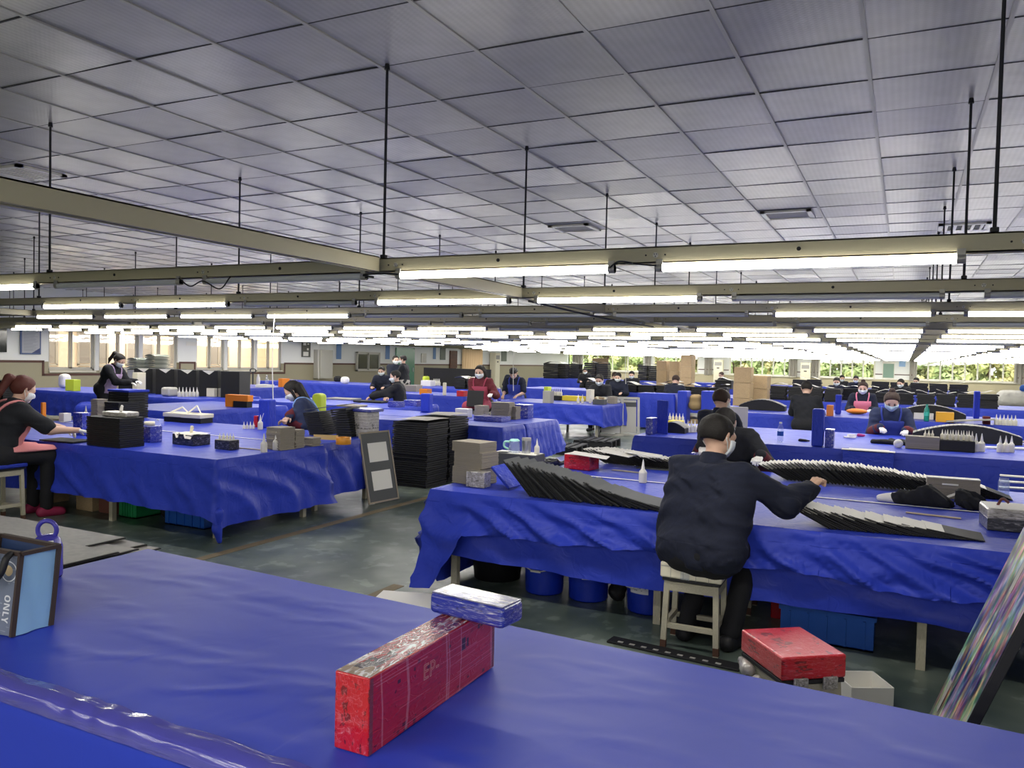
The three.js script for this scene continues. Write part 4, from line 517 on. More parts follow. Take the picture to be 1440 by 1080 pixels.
{
  const padG = new RoundedBoxGeometry(.34, .09, .29, 6, .012).translate(0, .046, 0), p = padG.attributes.position; for (let i = 0; i < p.count; i++) if (p.getY(i) > .06) p.setY(i, p.getY(i) - .016 * Math.cos(p.getX(i) * 8) * Math.cos(p.getZ(i) * 7)); padG.computeVertexNormals();
  const [t, c] = stool('chipped cream stool with a white taped cushion under the man in the dark jacket', -1.02, -4.47, .02, .385, .33, .28, padG, M.pad);
  for (let i = 0; i < 4; i++) part(c, 'tape_seam', bx(.002, .062, .002, -.11 + i * .07, .385 + .05, .1455), M.grayTop); part(c, 'clear_tape', bx(.05, .07, .003, -.03, .385 + .055, .146), M.clear); part(c, 'tape_edge', bx(.33, .003, .003, 0, .385 + .086, .1455), M.grayTop);
  const [r] = stool('low stool with a red taped parcel as its seat in front of the right table', -.385, -3.485, .66, .33, .29, .34, null, null); part(r, 'red_cushion', rb(.285, .095, .34, .01, 0, .398, 0), M.wrapRed, 'red parcel under shiny clear tape'); for (const s of [-.06, .07]) part(r, 'silver_strap', rb(.065, .05, .012, .005, s, .335, .172), M.wrapGray); part(r, 'plastic_wrap', blob([cap([-.165, .33, -.12], [-.17, .31, -.04], .02, .026), cap([-.165, .3, .02], [-.17, .28, .08], .02, .015)], .02, .007, .02), M.wrapGray);
  const q = onY(1205, 985, .0); const tr = thing('white_tray', 'open white plastic tray on the floor behind the red-topped stool', 'tray', [q.x + .02, 0, q.z - .05], .5); part(tr, 'tray', merge([bx(.2, .006, .2, 0, .003, 0), bx(.2, .09, .006, 0, .045, .1), bx(.2, .09, .006, 0, .045, -.1), bx(.006, .09, .2, .1, .045, 0), bx(.006, .09, .2, -.1, .045, 0)]), M.white);
  stool('pale wooden stool with a blue seat under the woman in the pink apron', -7.42, -4.42, 0, .48, .34, .3, rb(.36, .035, .32, .012, 0, .018, 0), M.vinyl);
  const k = onY(1078, 878, 0); stool('plain wooden stool half hidden under the table beside the man', k.x, k.z - .25, 0, .42, .3, .28);
}
{ // paper, mats and lines on the floor
  const p = onY(566, 846, 0); single('white_sheet', 'white paper sheet on the floor behind the foreground table', 'paper', bx(.42, .004, .3), M.paper, [p.x, .003, p.z - .05], .3);
  const a = onY(870, 903, 0), b = onY(1028, 938, 0); const mt = thing('foam_strip', 'black slotted foam strip on the floor behind the foreground table', 'strip', [(a.x + b.x) / 2, 0, (a.z + b.z) / 2], Math.atan2(-(b.z - a.z), b.x - a.x)); part(mt, 'strip', rb(.75, .012, .1, .004, 0, .006, 0), M.blackEdge); for (let i = 0; i < 9; i++) part(mt, 'slot', bx(.03, .003, .02, -.3 + i * .07, .0125, .025), M.grayTop);
  const lm = mat(0x8a7a58, .6, { map: fabricTex }); for (const [n, x, z0, z1] of [['tan', -4.82, -3.4, -9.5], ['tan2', -3.12, -2.7, -4.6]]) single('floor_line', n === 'tan' ? 'worn tan line painted on the floor along the left tables' : 'worn tan line on the floor by the end of the right table', 'floor marking', bx(.09, .002, Math.abs(z1 - z0), 0, 0, 0), lm, [x, .0015, (z0 + z1) / 2]);
}
{ // leaning grey board with two paper sheets
  const b0 = onY(519, 712, 0), b1 = onY(556, 700, 0), t = thing('display_board', 'dark grey board with two white sheets leaning on the left tables at the aisle', 'board', [(b0.x + b1.x) / 2 + .02, 0, (b0.z + b1.z) / 2], PI / 2 - .12), w = .46, h = .78; const inner = new THREE.Group(); inner.name = 'panel_assembly';
  const tilt = g => g.rotateX(-.22).translate(0, .004, 0);
  part(t, 'panel', tilt(rb(w, h, .012, .002, 0, h / 2, 0)), M.darkCard); part(t, 'frame', tilt(merge([bx(.018, h, .02, -w / 2, h / 2, 0), bx(.018, h, .02, w / 2, h / 2, 0), bx(w, .018, .02, 0, .01, 0), bx(w, .018, .02, 0, h - .009, 0)])), mat(0x9a8e7c, .6));
  for (const y of [.24, .55]) part(t, 'paper', tilt(bx(.3, .21, .002, .01, y, .0075)), M.paper);
}
// stacks of black boards on the floor of the aisle
for (const [px0, px1, b, t2, d, l, n] of [[552, 634, 685, 590, .5, 'tall stack of black boards on the aisle floor topped with a pale sheet', 30], [600, 652, 662, 583, .5, 'second stack of black boards behind the tall one in the aisle', 26]]) { const p = onY((px0 + px1) / 2, b, 0), m = mpp(p), W = .5, h = px0 < 600 ? .8 : .83, g = thing('board_stack', l, 'boards', px0 < 600 ? [-5.42, 0, -8.4] : [-5.45, 0, -8.98], .02); const s = part(g, 'boards', merge([...Array(n)].map((_, i) => bx(W, h / n * .8, d).rotateY((hash(i, px0, 3) - .5) * .05).translate((hash(i, px0, 1) - .5) * .02, (i + .5) * h / n, (hash(i, px0, 2) - .5) * .02))), M.black); s.userData.kind = 'stuff'; const sh = new THREE.PlaneGeometry(W * 1.05, d * 1.1, 8, 8).rotateX(-PI / 2); const q = sh.attributes.position; for (let i = 0; i < q.count; i++) q.setY(i, h + .03 + .02 * Math.sin(q.getX(i) * 7 + 1) * Math.cos(q.getZ(i) * 5)); sh.computeVertexNormals(); part(g, 'top_sheet', sh, new THREE.MeshStandardMaterial({ color: 0xcfcbc0, roughness: .7, side: THREE.DoubleSide })); }
// --- fans of boards leaning like fallen dominoes ---
function fan(label, group, a, b, n, len, dep, hf, linerM, linerFrac = 1) {
  const cg = rb(len, .0045, dep, .001, -len / 2, .00225, 0), lg = bx(len * linerFrac, .0012, dep - .012, -len + len * linerFrac / 2 - .001, .0051, -.005);
  for (let i = 0; i < n; i++) { const t = i / (n - 1), h = hf(t) + (hash(i, n, 4) - .5) * (n === 46 ? .02 : .012), t2 = thing('folder_board', label, 'board', [a.x + (b.x - a.x) * t, T + .004, a.z + (b.z - a.z) * t - dep / 2 + (hash(i, n, 5) - .5) * (n === 46 ? .03 : .012)], (hash(i, n, 6) - .5) * .07, group); t2.rotation.z = -Math.asin(Math.min(.9, Math.max(.02, h / len))); part(t2, 'cover', cg, M.blackEdge); part(t2, 'liner', lg, linerM); }
}
fan('dark board leaning in the long grey row at the end of the right table', 'grey leaning boards', onZ(742, 697, -4.66).setZ(-4.68), onZ(962, 722, -4.62).setZ(-4.66), 46, .3, .26, t => .19 * (1 - t) + .03 + .02 * Math.sin(t * 3.1), M.darkCard);
fan('black board with pale lining in the row beside the man in the dark jacket', 'pale-lined boards by the seated man', onY(1165, 745, T), onY(1385, 763, T), 40, .26, .24, t => .11 * (1 - t * .75), M.white, .34);
fan('black board with pale lining in the long rear row of the right table', 'pale-lined boards of the long rear row', onZ(1108, 672, -6.5).setZ(-6.5), onZ(1425, 690, -6.45).setZ(-6.45), 56, .25, .22, t => .11 + .05 * Math.sin(t * 4.2) * (1 - t * .3), M.white, .34);
fan('black board with pale lining in the rear row near the red box', 'pale-lined boards near the red box', onZ(852, 655, -6.6).setZ(-6.6), onZ(985, 660, -6.55).setZ(-6.55), 34, .25, .2, t => .1 + .02 * Math.sin(t * 6), M.white, .34);
for (const [x, z, r] of [[830, 640, .2], [868, 637, -.1], [905, 638, .15]]) { const p = onY(x, z, T + .13); single('loose_sheet', 'pale sheet lying on top of the rear board row', 'sheet', bx(.3, .004, .2).rotateZ(-.1), M.white, [p.x, T + .13, p.z], r, 'pale sheets on the rear row'); }
{ // white tape seam along the middle of the tables
  const strip = (l, x0, x1, z) => single('white_tape', l, 'tape', (() => { const g = new THREE.PlaneGeometry(x1 - x0, .028, 60, 1).rotateX(-PI / 2), p = g.attributes.position; for (let i = 0; i < p.count; i++) p.setZ(i, p.getZ(i) + .006 * vn(p.getX(i) * 9, 0, 3)); return g; })(), M.paper, [(x0 + x1) / 2, T + .0055, z]);
  strip('white tape seam along the middle of the right table', -2.86, 1.6, -5.79); strip('white tape seam along the middle of the left tables', -9.2, -5.3, -6.215);
}
// right table
{
  const s = spot(617, 677, 680, 618, .2, T + .002); let y = T + .002; for (const [h, dx, l] of [[.12, 0, 'bottom'], [.11, .012, 'middle'], [.07, -.006, 'top']]) { single('card_block', `block of grey cards, ${l} one of the stack at the end of the right table`, 'cards', sheets(.25, h, .2, 16, .002, h * 100), M.grayCard, [s.pos[0] + dx, y, s.pos[2]], -.15); y += h; }
  box('wrapped_pack', 'small grey pack in clear film before the grey card stack', 'pack', 655, 690, 686, 664, .1, M.wrapGray);
  const b = onY(706, 690, T); single('blue_slab', 'blue vinyl slab leaning against the grey board row', 'slab', rb(.2, .018, .2, .008).rotateZ(-.78).translate(0, .08, 0), M.vinyl, [b.x - .03, T + .002, b.z - .12]);
  const k = spot(690, 766, 668, 633, .18, T + .002), c = thing('black_case', 'dark grey box with a white top holding the steel cup', 'box', k.pos); part(c, 'case', rb(k.w, .16, .18, .004, 0, .08, 0), M.darkCard); part(c, 'white_top', bx(k.w - .02, .004, .16, 0, .162, 0), M.paper); part(c, 'torn_flap', bx(.1, .003, .07, -.1, .167, .05).rotateZ(.02), M.darkCard);
  const [cx, cz] = [k.pos[0], k.pos[2]], ty = T + .167; const cup = thing('steel_cup', 'steel thermos cup on the dark grey box', 'cup', [cx + .07, ty, cz]); part(cup, 'cup', lathe([[0, 0], [.033, 0], [.035, .004], [.037, .1], [.035, .1], [.033, .006], [0, .006]], 24), M.steel); part(cup, 'lid', cyl(.038, .036, .02, 0, .1, 0), M.grayTop);
  const pit = thing('mint_pitcher', 'clear pitcher with a mint green handle on the dark grey box', 'pitcher', [cx - .03, ty, cz + .01]); part(pit, 'vessel', lathe([[0, 0], [.045, 0], [.048, .01], [.04, .08], [.042, .09], [.038, .09], [.04, .012], [0, .008]], 20), M.clear); part(pit, 'handle', tube([[-.04, .08, 0], [-.085, .075, 0], [-.09, .04, 0], [-.05, .02, 0]], .009, 16, 8), mat(0x9ed8cf, .4)); part(pit, 'lid', cyl(.044, .03, .014, 0, .09, 0), mat(0x9ed8cf, .4));
  glue(0, 0, 'white glue bottle on the dark grey box beside the steel cup', { at: [cx + .17, ty, cz + .02], h: ty, k: .7 });
  const r = spot(793, 842, 661, 638, .17, T + .002), rbx = thing('red_box', 'red box wrapped in clear film with a white paper top on the right table', 'box', r.pos, -.12); part(rbx, 'carton', rb(.24, .12, .17, .005, 0, .06, 0), M.wrapRed); part(rbx, 'paper_top', bx(.235, .004, .165, 0, .122, 0), M.paper);
  const n = onY(778, 656, T); single('mesh_cloth', 'crumpled black mesh cloth beside the red box', 'cloth', blob([cap([-.07, .02, 0], [.07, .03, 0], .03, .025), cap([0, .03, 0], [.02, .05, .03], .025)], .02, .01, .04), M.wrapBlack, [n.x, T, n.z - .06]);
  glue(905, 678, 'white glue bottle standing alone in the middle of the right table');
  const f = onY(925, 660, T); single('flat_board', 'thin dark board lying flat behind the lone glue bottle', 'board', bx(.34, .006, .14), M.darkCard, [f.x, T + .006, f.z], .05); const f2 = onY(885, 664, T); single('flat_board', 'thin grey strip lying flat beside the lone glue bottle', 'board', bx(.3, .005, .05), M.grayCard, [f2.x, T + .0055, f2.z], -.12);
  const e = onY(973, 660, T); single('blue_block', 'small blue wrapped block at the end of the rear board row', 'block', rb(.05, .12, .1, .006, 0, .06, 0), M.wrapBlue, [e.x - .03, T + .002, e.z - .2]);
  const g = spot(1305, 1373, 702, 673, .1, T + .002); const gc = thing('card_stand', 'upright block of grey cards with a white tab on the right table', 'cards', g.pos, .05); part(gc, 'cards', sheets(g.w, .14, .08, 14, .003, 5).rotateX(0), M.grayCard); part(gc, 'top_card', bx(g.w, .004, .09, 0, .142, 0), M.white); part(gc, 'tab', bx(.1, .012, .003, -.02, .1, .043), M.white);
  const q = onY(1330, 716, T); single('dark_cloth', 'crumpled black cloth lying in front of the grey card block', 'cloth', blob([cap([-.25, .035, 0], [-.12, .05, .02], .045, .055), cap([-.05, .03, 0], [.1, .045, -.02], .035, .05), cap([.1, .045, 0], [.32, .03, .02], .045, .03), cap([-.12, .07, 0], [-.02, .04, .05], .04, .03)], .04, .009, .11), M.blackCloth, [q.x, T + .002, q.z - .08]);
  const u = onY(1258, 707, T); single('white_cloth', 'rolled white cloth beside the crumpled black cloth', 'cloth', blob([cap([-.09, .02, 0], [.06, .035, .01], .02, .04), cap([.02, .03, 0], [.09, .03, -.02], .035, .03)], .02, .01, .02), M.glove, [u.x, T + .002, u.z - .03]);
  const gf = onY(1330, 706, T); single('grey_flap', 'folded grey sheet standing up in the black cloth', 'sheet', bx(.16, .004, .1).rotateZ(.5).translate(0, .042, 0), M.grayTop, [gf.x, T + .002, gf.z + .09]);
  const st = onY(1312, 726, T); single('wood_strip', 'thin wooden strip lying on the right table', 'strip', rb(.3, .008, .02, .002), mat(0xb5a58c, .6), [st.x, T + .006, st.z], -.12);
  const w = spot(1388, 1460, 748, 712, .22, T + .002), wp = thing('taped_case', 'black film-wrapped case with a white top at the right table end', 'case', [w.pos[0] + .02, T + .002, w.pos[2]], .1); part(wp, 'case', rb(.34, .07, .24, .006, 0, .035, 0), M.wrapBlack); part(wp, 'film', rb(.345, .06, .245, .012, 0, .095, 0), M.wrapGray); part(wp, 'white_top', bx(.33, .005, .23, 0, .127, 0), M.paper); part(wp, 'scissor_handle', tube([[-.1, .13, 0], [-.08, .17, .02], [-.05, .15, .03]], .008, 10, 6), mat(0x5a2a28, .5));
  const ja = onY(1411, 698, T); single('glass_jar', 'clear glass jar behind the taped case', 'jar', lathe([[0, 0], [.035, 0], [.038, .01], [.038, .1], [.03, .12], [.03, .13], [.026, .13], [.033, .1], [.033, .008], [0, .006]], 20), M.clear, [ja.x, T + .002, ja.z]);
  // white forms stacked beyond
  for (let i = 0; i < 3; i++) { const p = onY(1428, 690 - i * 6, T); single('white_form', 'white strip lying in the pile right of the long rear board row', 'strip', rb(.4, .012, .06, .003), M.white, [p.x + .1, T + .01 + i * .013, p.z - .1], .2 - i * .1, 'white strips at the right end'); }
}
// leaning art panel and the dark rack behind it
{
  const t = thing('art_panel', 'tall panel with a streaked multicoloured surface leaning at the right end of the aisle', 'panel', [.062, 0, -3.3]); const L = 1.55, w = .62, tilt = Math.atan(1 / 2.7);
  const tx = dtex(512, (u, v) => { const wv = fbm(u * 3, v * 3, 7, 0, 3), a = fbm(u * 15 + wv * 3, v * 14 + wv * 2, 5, 0, 4), b = fbm(u * 22 + 9 + wv * 2, v * 12 - wv, 15, 0, 4), c = fbm(u * 30 + 3, v * 7 + wv * 2, 25, 0, 4), k = Math.pow(Math.max(0, 1 - Math.abs(b - .5) * 7), 2), s = x => Math.max(0, Math.min(1, (x - .5) * 5 + .5)); const P = s(fbm(u * 18, v * 14, 33, 0, 3)), Q = s(fbm(u * 22 + 5, v * 15, 43, 0, 3)), O = s(fbm(u * 20 + 2, v * 17, 53, 0, 3) - .08); const e = (a - .5) * 2.6 + .5; return [70 + 105 * e + 42 * O - 36 * Q - 6 * P + 60 * k, 66 + 98 * e + 22 * Q - 28 * P + 60 * k - 8 * O, 52 + 76 * e + 50 * P - 24 * O + 52 * k]; });
  const tl = g => g.rotateZ(-tilt);
  part(t, 'panel', tl(rb(.035, L, w, .004, .0175, L / 2, 0)), M.dark); const f = new THREE.PlaneGeometry(w - .006, L - .006).rotateY(-PI / 2).translate(-.0012, L / 2, 0); part(t, 'printed_face', tl(f), phys(0xffffff, .35, { map: tx, clearcoat: .5, clearcoatRoughness: .2 }), 'streaks of green, purple, orange and cream');
  for (const [y, z, h2] of [[.95, .0, .16], [.35, -.2, .13]]) part(t, 'pale_sticker', tl(bx(.001, h2, .05, -.0022, y, z)), M.grayTop);
  const r = thing('steel_rack', 'dark metal rack holding up the leaning multicoloured panel', 'rack', [1.02, 0, -3.3]); for (const x of [-.22, .3]) for (const z of [-.32, .32]) part(r, 'post', bx(.03, 1.35, .03, x, .675, z), M.dark); for (const y of [.12, .5, .9, 1.33]) part(r, 'shelf', rb(.56, .02, .68, .003, .04, y, 0), M.dark);
  for (const [x, y, z, l] of [[1.0, .513, -3.25, 'black wrapped bundle on the middle shelf of the dark rack'], [1.05, .133, -3.35, 'black wrapped bundle on the lowest shelf of the dark rack']]) single('wrapped_bundle', l, 'bundle', rb(.4, .25, .5, .03, 0, .125, 0), M.wrapBlack, [x, y, z]);
}
// --- left tables ---
{
  pile('board_pile', 'pile of black boards on the left table before the woman in pink', 'boards', 122, 202, 630, 588, .26, M.black, 14, { j: .004 });
  { const s = spot(122, 202, 630, 588, .26, T + .002); single('silver_pack', 'flat silver wrapped pack lying on the pile of black boards', 'pack', rb(.3, .045, .16, .012, 0, .022, 0), M.wrapGray, [s.pos[0] + .03, T + s.h + .004, s.pos[2] - .03], .1); single('paper_tag', 'small cream paper scrap on the silver pack', 'paper', blob([cap([0, .01, 0], [.01, .05, 0], .014, .012)], .01, .008, .01), M.paper, [s.pos[0] + .04, T + s.h + .05, s.pos[2] - .03]); }
  const bp = onY(80, 622, T); single('work_board', 'thin black board under the gloved hands of the woman in pink', 'board', rb(.44, .012, .24, .003), M.blackEdge, [bp.x, T + .012, bp.z - .1], .1);
  box('blue_parcel', 'blue film-wrapped upright parcel beside the gloved hands', 'parcel', 103, 127, 613, 581, .1, M.wrapBlue);
  box('white_box', 'low white box behind the woman in pink', 'box', 76, 91, 594, 582, .1, M.white); glue(101, 588, 'white glue bottle standing behind the white box on the left table');
  pile('card_block', 'tall block of grey cards by the head of the woman in pink', 'cards', 58, 77, 584, 556, .14, M.grayCard, 20); box('orange_board', 'narrow orange board standing in front of the woman in pink', 'board', 58, 64, 594, 566, .05, M.orange);
  pile('board_pile', 'low wide pile of black boards behind the glue bottle on the left table', 'boards', 77, 140, 586, 562, .3, M.black, 8); const s = pile('black_carton', 'black carton pile with a blue lid behind the silver pack', 'carton', 116, 166, 584, 548, .3, M.black, 10); single('blue_slab', 'flat blue slab on the black carton pile', 'slab', rb(s.w + .03, .03, .32, .008, 0, .015, 0), M.vinyl, [s.pos[0], T + s.h + .004, s.pos[2]]);
  box('blue_tub', 'blue film-wrapped tub with a paper roll beside the clear bottle', 'tub', 200, 226, 623, 600, .14, M.wrapBlue); { const p = spot(200, 226, 623, 600, .14, T); single('tape_roll', 'cream paper tape roll lying on the blue tub', 'roll', lathe([[.02, 0], [.05, 0], [.05, .035], [.02, .035], [.02, 0]], 24), M.pad, [p.pos[0] - .03, T + p.h + .004, p.pos[2]]); } waterBottle(222, 612, 'clear drinking bottle behind the blue tub', { k: .8, lm: M.clear });
  const k = spot(240, 298, 627, 605, .2, T + .002), kb = thing('wrapped_box', 'black film-wrapped box with crumpled white paper on top', 'box', k.pos, -.05); part(kb, 'carton', rb(.3, .1, .2, .005, 0, .05, 0), M.wrapBlack); const cg = new THREE.PlaneGeometry(.29, .22, 14, 12).rotateX(-PI / 2), cp = cg.attributes.position; for (let i = 0; i < cp.count; i++) { const x = cp.getX(i), z = cp.getZ(i); cp.setY(i, .104 + .012 * fbm(x * 20, z * 20, 3, 0, 3) - (z > .095 ? (z - .095) * 2.5 * (Math.abs(x - .08) < .05 || Math.abs(x + .07) < .025 ? 1.2 : 0) : 0)); } cg.computeVertexNormals(); part(kb, 'paper', cg, new THREE.MeshStandardMaterial({ color: 0xe6e0d2, roughness: .9, side: THREE.DoubleSide })); part(kb, 'tissue', blob([cap([-.03, .11, -.02], [-.02, .16, -.02], .014, .02)], .01, .008, .02), M.pad);
  const q = spot(301, 337, 633, 612, .12, T + .002), qb = thing('nozzle_box', 'small black taped box with glue bottle tips poking out', 'box', q.pos); part(qb, 'carton', rb(.19, .085, .12, .004, 0, .043, 0), M.wrapBlack); part(qb, 'foam_top', bx(.18, .004, .11, 0, .088, 0), M.grayTop); for (let i = 0; i < 6; i++) glue(0, 0, 'glue bottle set in the small black taped box', { at: [q.pos[0] - .06 + (i % 4) * .04, T + .093, q.pos[2] + (i > 3 ? .03 : -.02)], h: T + .093, k: .34, group: 'glue bottles in the small taped box' });
  const st = onY(352, 632, T); single('wood_strip', 'thin wooden stick lying before the small taped box', 'strip', rb(.3, .008, .015, .002), mat(0xb5a58c, .6), [st.x, T + .006, st.z], .05);
  glue(371, 636, 'white glue bottle, the nearer of two at the aisle edge of the left table'); glue(388, 633, 'white glue bottle beside the grey cards at the aisle edge of the left table'); glue(366, 604, 'white glue bottle with a stirring stick on the left table');
  { const p = onY(369, 603, T); single('stir_stick', 'white stick leaning out of the glue bottle', 'stick', bar([-.03, .0, .035], [.05, .19, .035], .006), M.white, [p.x, T, p.z]); }
  pile('card_block', 'wide block of grey cards beside the two glue bottles', 'cards', 379, 416, 634, 602, .18, M.grayCard, 18, { turn: -.1 }); pile('card_block', 'smaller block of grey cards behind the wide block at the aisle edge', 'cards', 413, 438, 632, 606, .14, M.grayCard, 14, { turn: .1 });
  const tr = onY(478, 626, T), rt = thing('tape_roll', 'large orange-brown tape roll with its tape pulled out at the aisle edge', 'roll', [tr.x - .02, T + .002, tr.z - .08], 0); part(rt, 'roll', lathe([[.045, 0], [.075, 0], [.075, .07], [.045, .07], [.045, 0]], 28), mat(0xe0962c, .35)); part(rt, 'tape_end', bar([-.07, .06, 0], [-.34, .055, .05], .006, .05), mat(0xd9b878, .35));
  pile('card_block', 'low grey card block under the pulled-out tape', 'cards', 437, 462, 629, 617, .12, M.grayCard, 8);
  for (const [a, b, l] of [[248, 296, 'left'], [293, 332, 'right']]) { const p = spot(a, b, 593, 579, .22, T + .002), t = thing('cream_tray', l === 'left' ? 'cream handled lid on a black box, the one with the flatter handle' : 'cream handled lid on a black box, the one with the taller handle', 'tray', p.pos, .1); part(t, 'box', rb(p.w * 1.05, .06, .22, .004, 0, .03, 0), M.black); part(t, 'lid', rb(p.w * 1.1, .05, .24, .006, 0, .088, 0), M.pad); const hh = l === 'left' ? .07 : .1; part(t, 'handle', merge([bar([-p.w * .38, .115, .05], [0, .115 + hh, 0], .014), bar([p.w * .38, .115, .05], [0, .115 + hh, 0], .014)]), M.white); }
  const tallP = (px0, px1, b, t, l, h) => box('blue_parcel', l, 'parcel', px0, px1, b, t, .13, M.vinyl, { r: .02 });
  tallP(377, 401, 601, 561, 'tall upright blue parcel in front of the woman in the light blue apron'); tallP(610, 628, 578, 552, 'tall upright blue parcel on the middle table behind the black board stack'); tallP(1139, 1160, 628, 575, 'tall upright blue parcel, the biggest one, on the table of the woman in blue'); tallP(1173, 1184, 582, 555, 'tall thin blue parcel beside the worker in the pink apron'); tallP(1367, 1378, 589, 550, 'tall thin blue parcel at the right end of the far black stacks');
  box('red_can', 'small red can behind the glue bottle with the stick', 'can', 357, 366, 601, 585, .06, M.red); for (let i = 0; i < 4; i++) glue(343 + i * 4.5, 603, 'glue bottle tip in the row beside the red can', { k: .5, group: 'small bottles by the red can' });
  // slanted black folder piles at the aisle end of the second left table
  const slant = (px0, px1, b, t, l) => { const p = spot(px0, px1, b, t, .34, T + .002), n = 12, g = []; for (let i = 0; i < n; i++) g.push(bx(p.w, p.h / n * .8, .34).rotateZ(.009 * i).translate(-.004 * i, (i + .5) * p.h / n, .006 * i)); const o = thing('folder_pile', l, 'folders', p.pos, .2); part(o, 'folders', merge(g), M.black).userData.kind = 'stuff'; part(o, 'top_cover', rb(p.w * 1.02, .006, .35, .002).rotateZ(.16).translate(-.05, p.h + .035, .03), M.darkCard); };
  slant(436, 476, 613, 580, 'slanting pile of black folders beside the woman in the blue apron'); slant(474, 514, 615, 575, 'slanting pile of black folders beside the taped white pillar');
  { const p = spot(510, 546, 612, 576, .2, T + .002), w = thing('taped_pillar', 'white taped stack with a blue tray on top behind the leaning grey board', 'stack', p.pos); part(w, 'stack', rb(.26, .27, .22, .004, 0, .135, 0), film(filmTex([200, 196, 186], 1, 111, (u, v, o) => (Math.abs((v * 8) % 1 - .5) < .04 || (v > .32 && v < .37 && fbm(u * 30, 2, 4, 0, 2) > .45)) ? [110, 106, 100] : o))); single('blue_tray', 'shallow blue tray lying on the white taped stack', 'tray', merge([rb(.36, .03, .26, .008, 0, .015, 0), bx(.33, .004, .23, 0, .032, 0)]), M.wrapBlue, [p.pos[0], T + .276, p.pos[2]], .05); }
  const of = spot(330, 372, 572, 556, .12, T + .002), ob = onZ(351, 566, -8.2); const og = thing('foam_block', 'orange foam block with a notch on the left table', 'foam', [-9.85, T + .002, -9.75], 0); part(og, 'foam', merge([bx(.5, .1, .12, 0, .15, 0), bx(.16, .1, .12, -.17, .05, 0)]), M.orange); part(og, 'black_base', bx(.3, .1, .12, .08, .05, 0), M.black); box('lime_bag', 'lime green bag beside the woman in the light blue apron', 'bag', 406, 428, 586, 556, .2, M.lime, { r: .06 });
}
// middle tables
{
  let p = spot(686, 724, 592, 562, .2, T + .002); pile('card_block', 'big block of grey cards on the pleated middle table', 'cards', 690, 724, 590, 566, .24, M.grayCard, 12, { turn: .1 }); pile('card_block', 'small block of grey cards right of the big one on the middle table', 'cards', 716, 732, 590, 572, .16, M.grayCard, 8); pile('card_block', 'grey cards left of the big block on the middle table', 'cards', 674, 694, 584, 570, .18, M.grayCard, 8);
  box('blue_tray', 'flat blue film-wrapped tray before the grey cards of the middle table', 'tray', 657, 710, 594, 587, .3, M.wrapBlue); box('white_box', 'white open box beside the blue tray on the middle table', 'box', 640, 664, 587, 575, .16, M.white); box('mesh_box', 'blue wire-like wrapped box at the end of the middle table', 'box', 748, 776, 585, 566, .2, M.wrapBlue); box('grey_box', 'light grey box behind the blue wrapped box', 'box', 752, 768, 568, 551, .2, M.grayTop);
  for (const [a, b, y, l] of [[568, 594, 571, 'left'], [582, 605, 575, 'right']]) box('blue_pad', `flat blue wrapped pad on the middle table, the ${l === 'left' ? 'farther' : 'nearer'} of two`, 'pad', a, b, y, y - 8, .2, M.wrapBlue);
  waterBottle(668, 566, 'blue bottle beside the masked woman in the headband', { k: 1.3, m: M.purple, lm: M.crate }); box('red_tray', 'red tray before the masked woman in the headband', 'tray', 637, 652, 560, 552, .2, M.red); box('pink_bottle', 'pale pink bottle left of the red tray', 'bottle', 622, 628, 556, 538, .06, M.pad, { r: .02 }); box('orange_tub', 'orange tub beside the man in the black jacket', 'tub', 574, 591, 556, 548, .2, M.orange);
  box('green_jug', 'pale green plastic bag among the bottles in the middle', 'bag', 631, 641, 541, 528, .3, M.lime, { r: .06, h: T }); for (let i = 0; i < 5; i++) glue(643 + i * 4, 541, 'tall white bottle in the row before the long black panel', { k: 1.3, group: 'white bottles before the black panel' }); box('white_box', 'white box before the long black panel', 'box', 592, 612, 543, 535, .3, M.white);
}
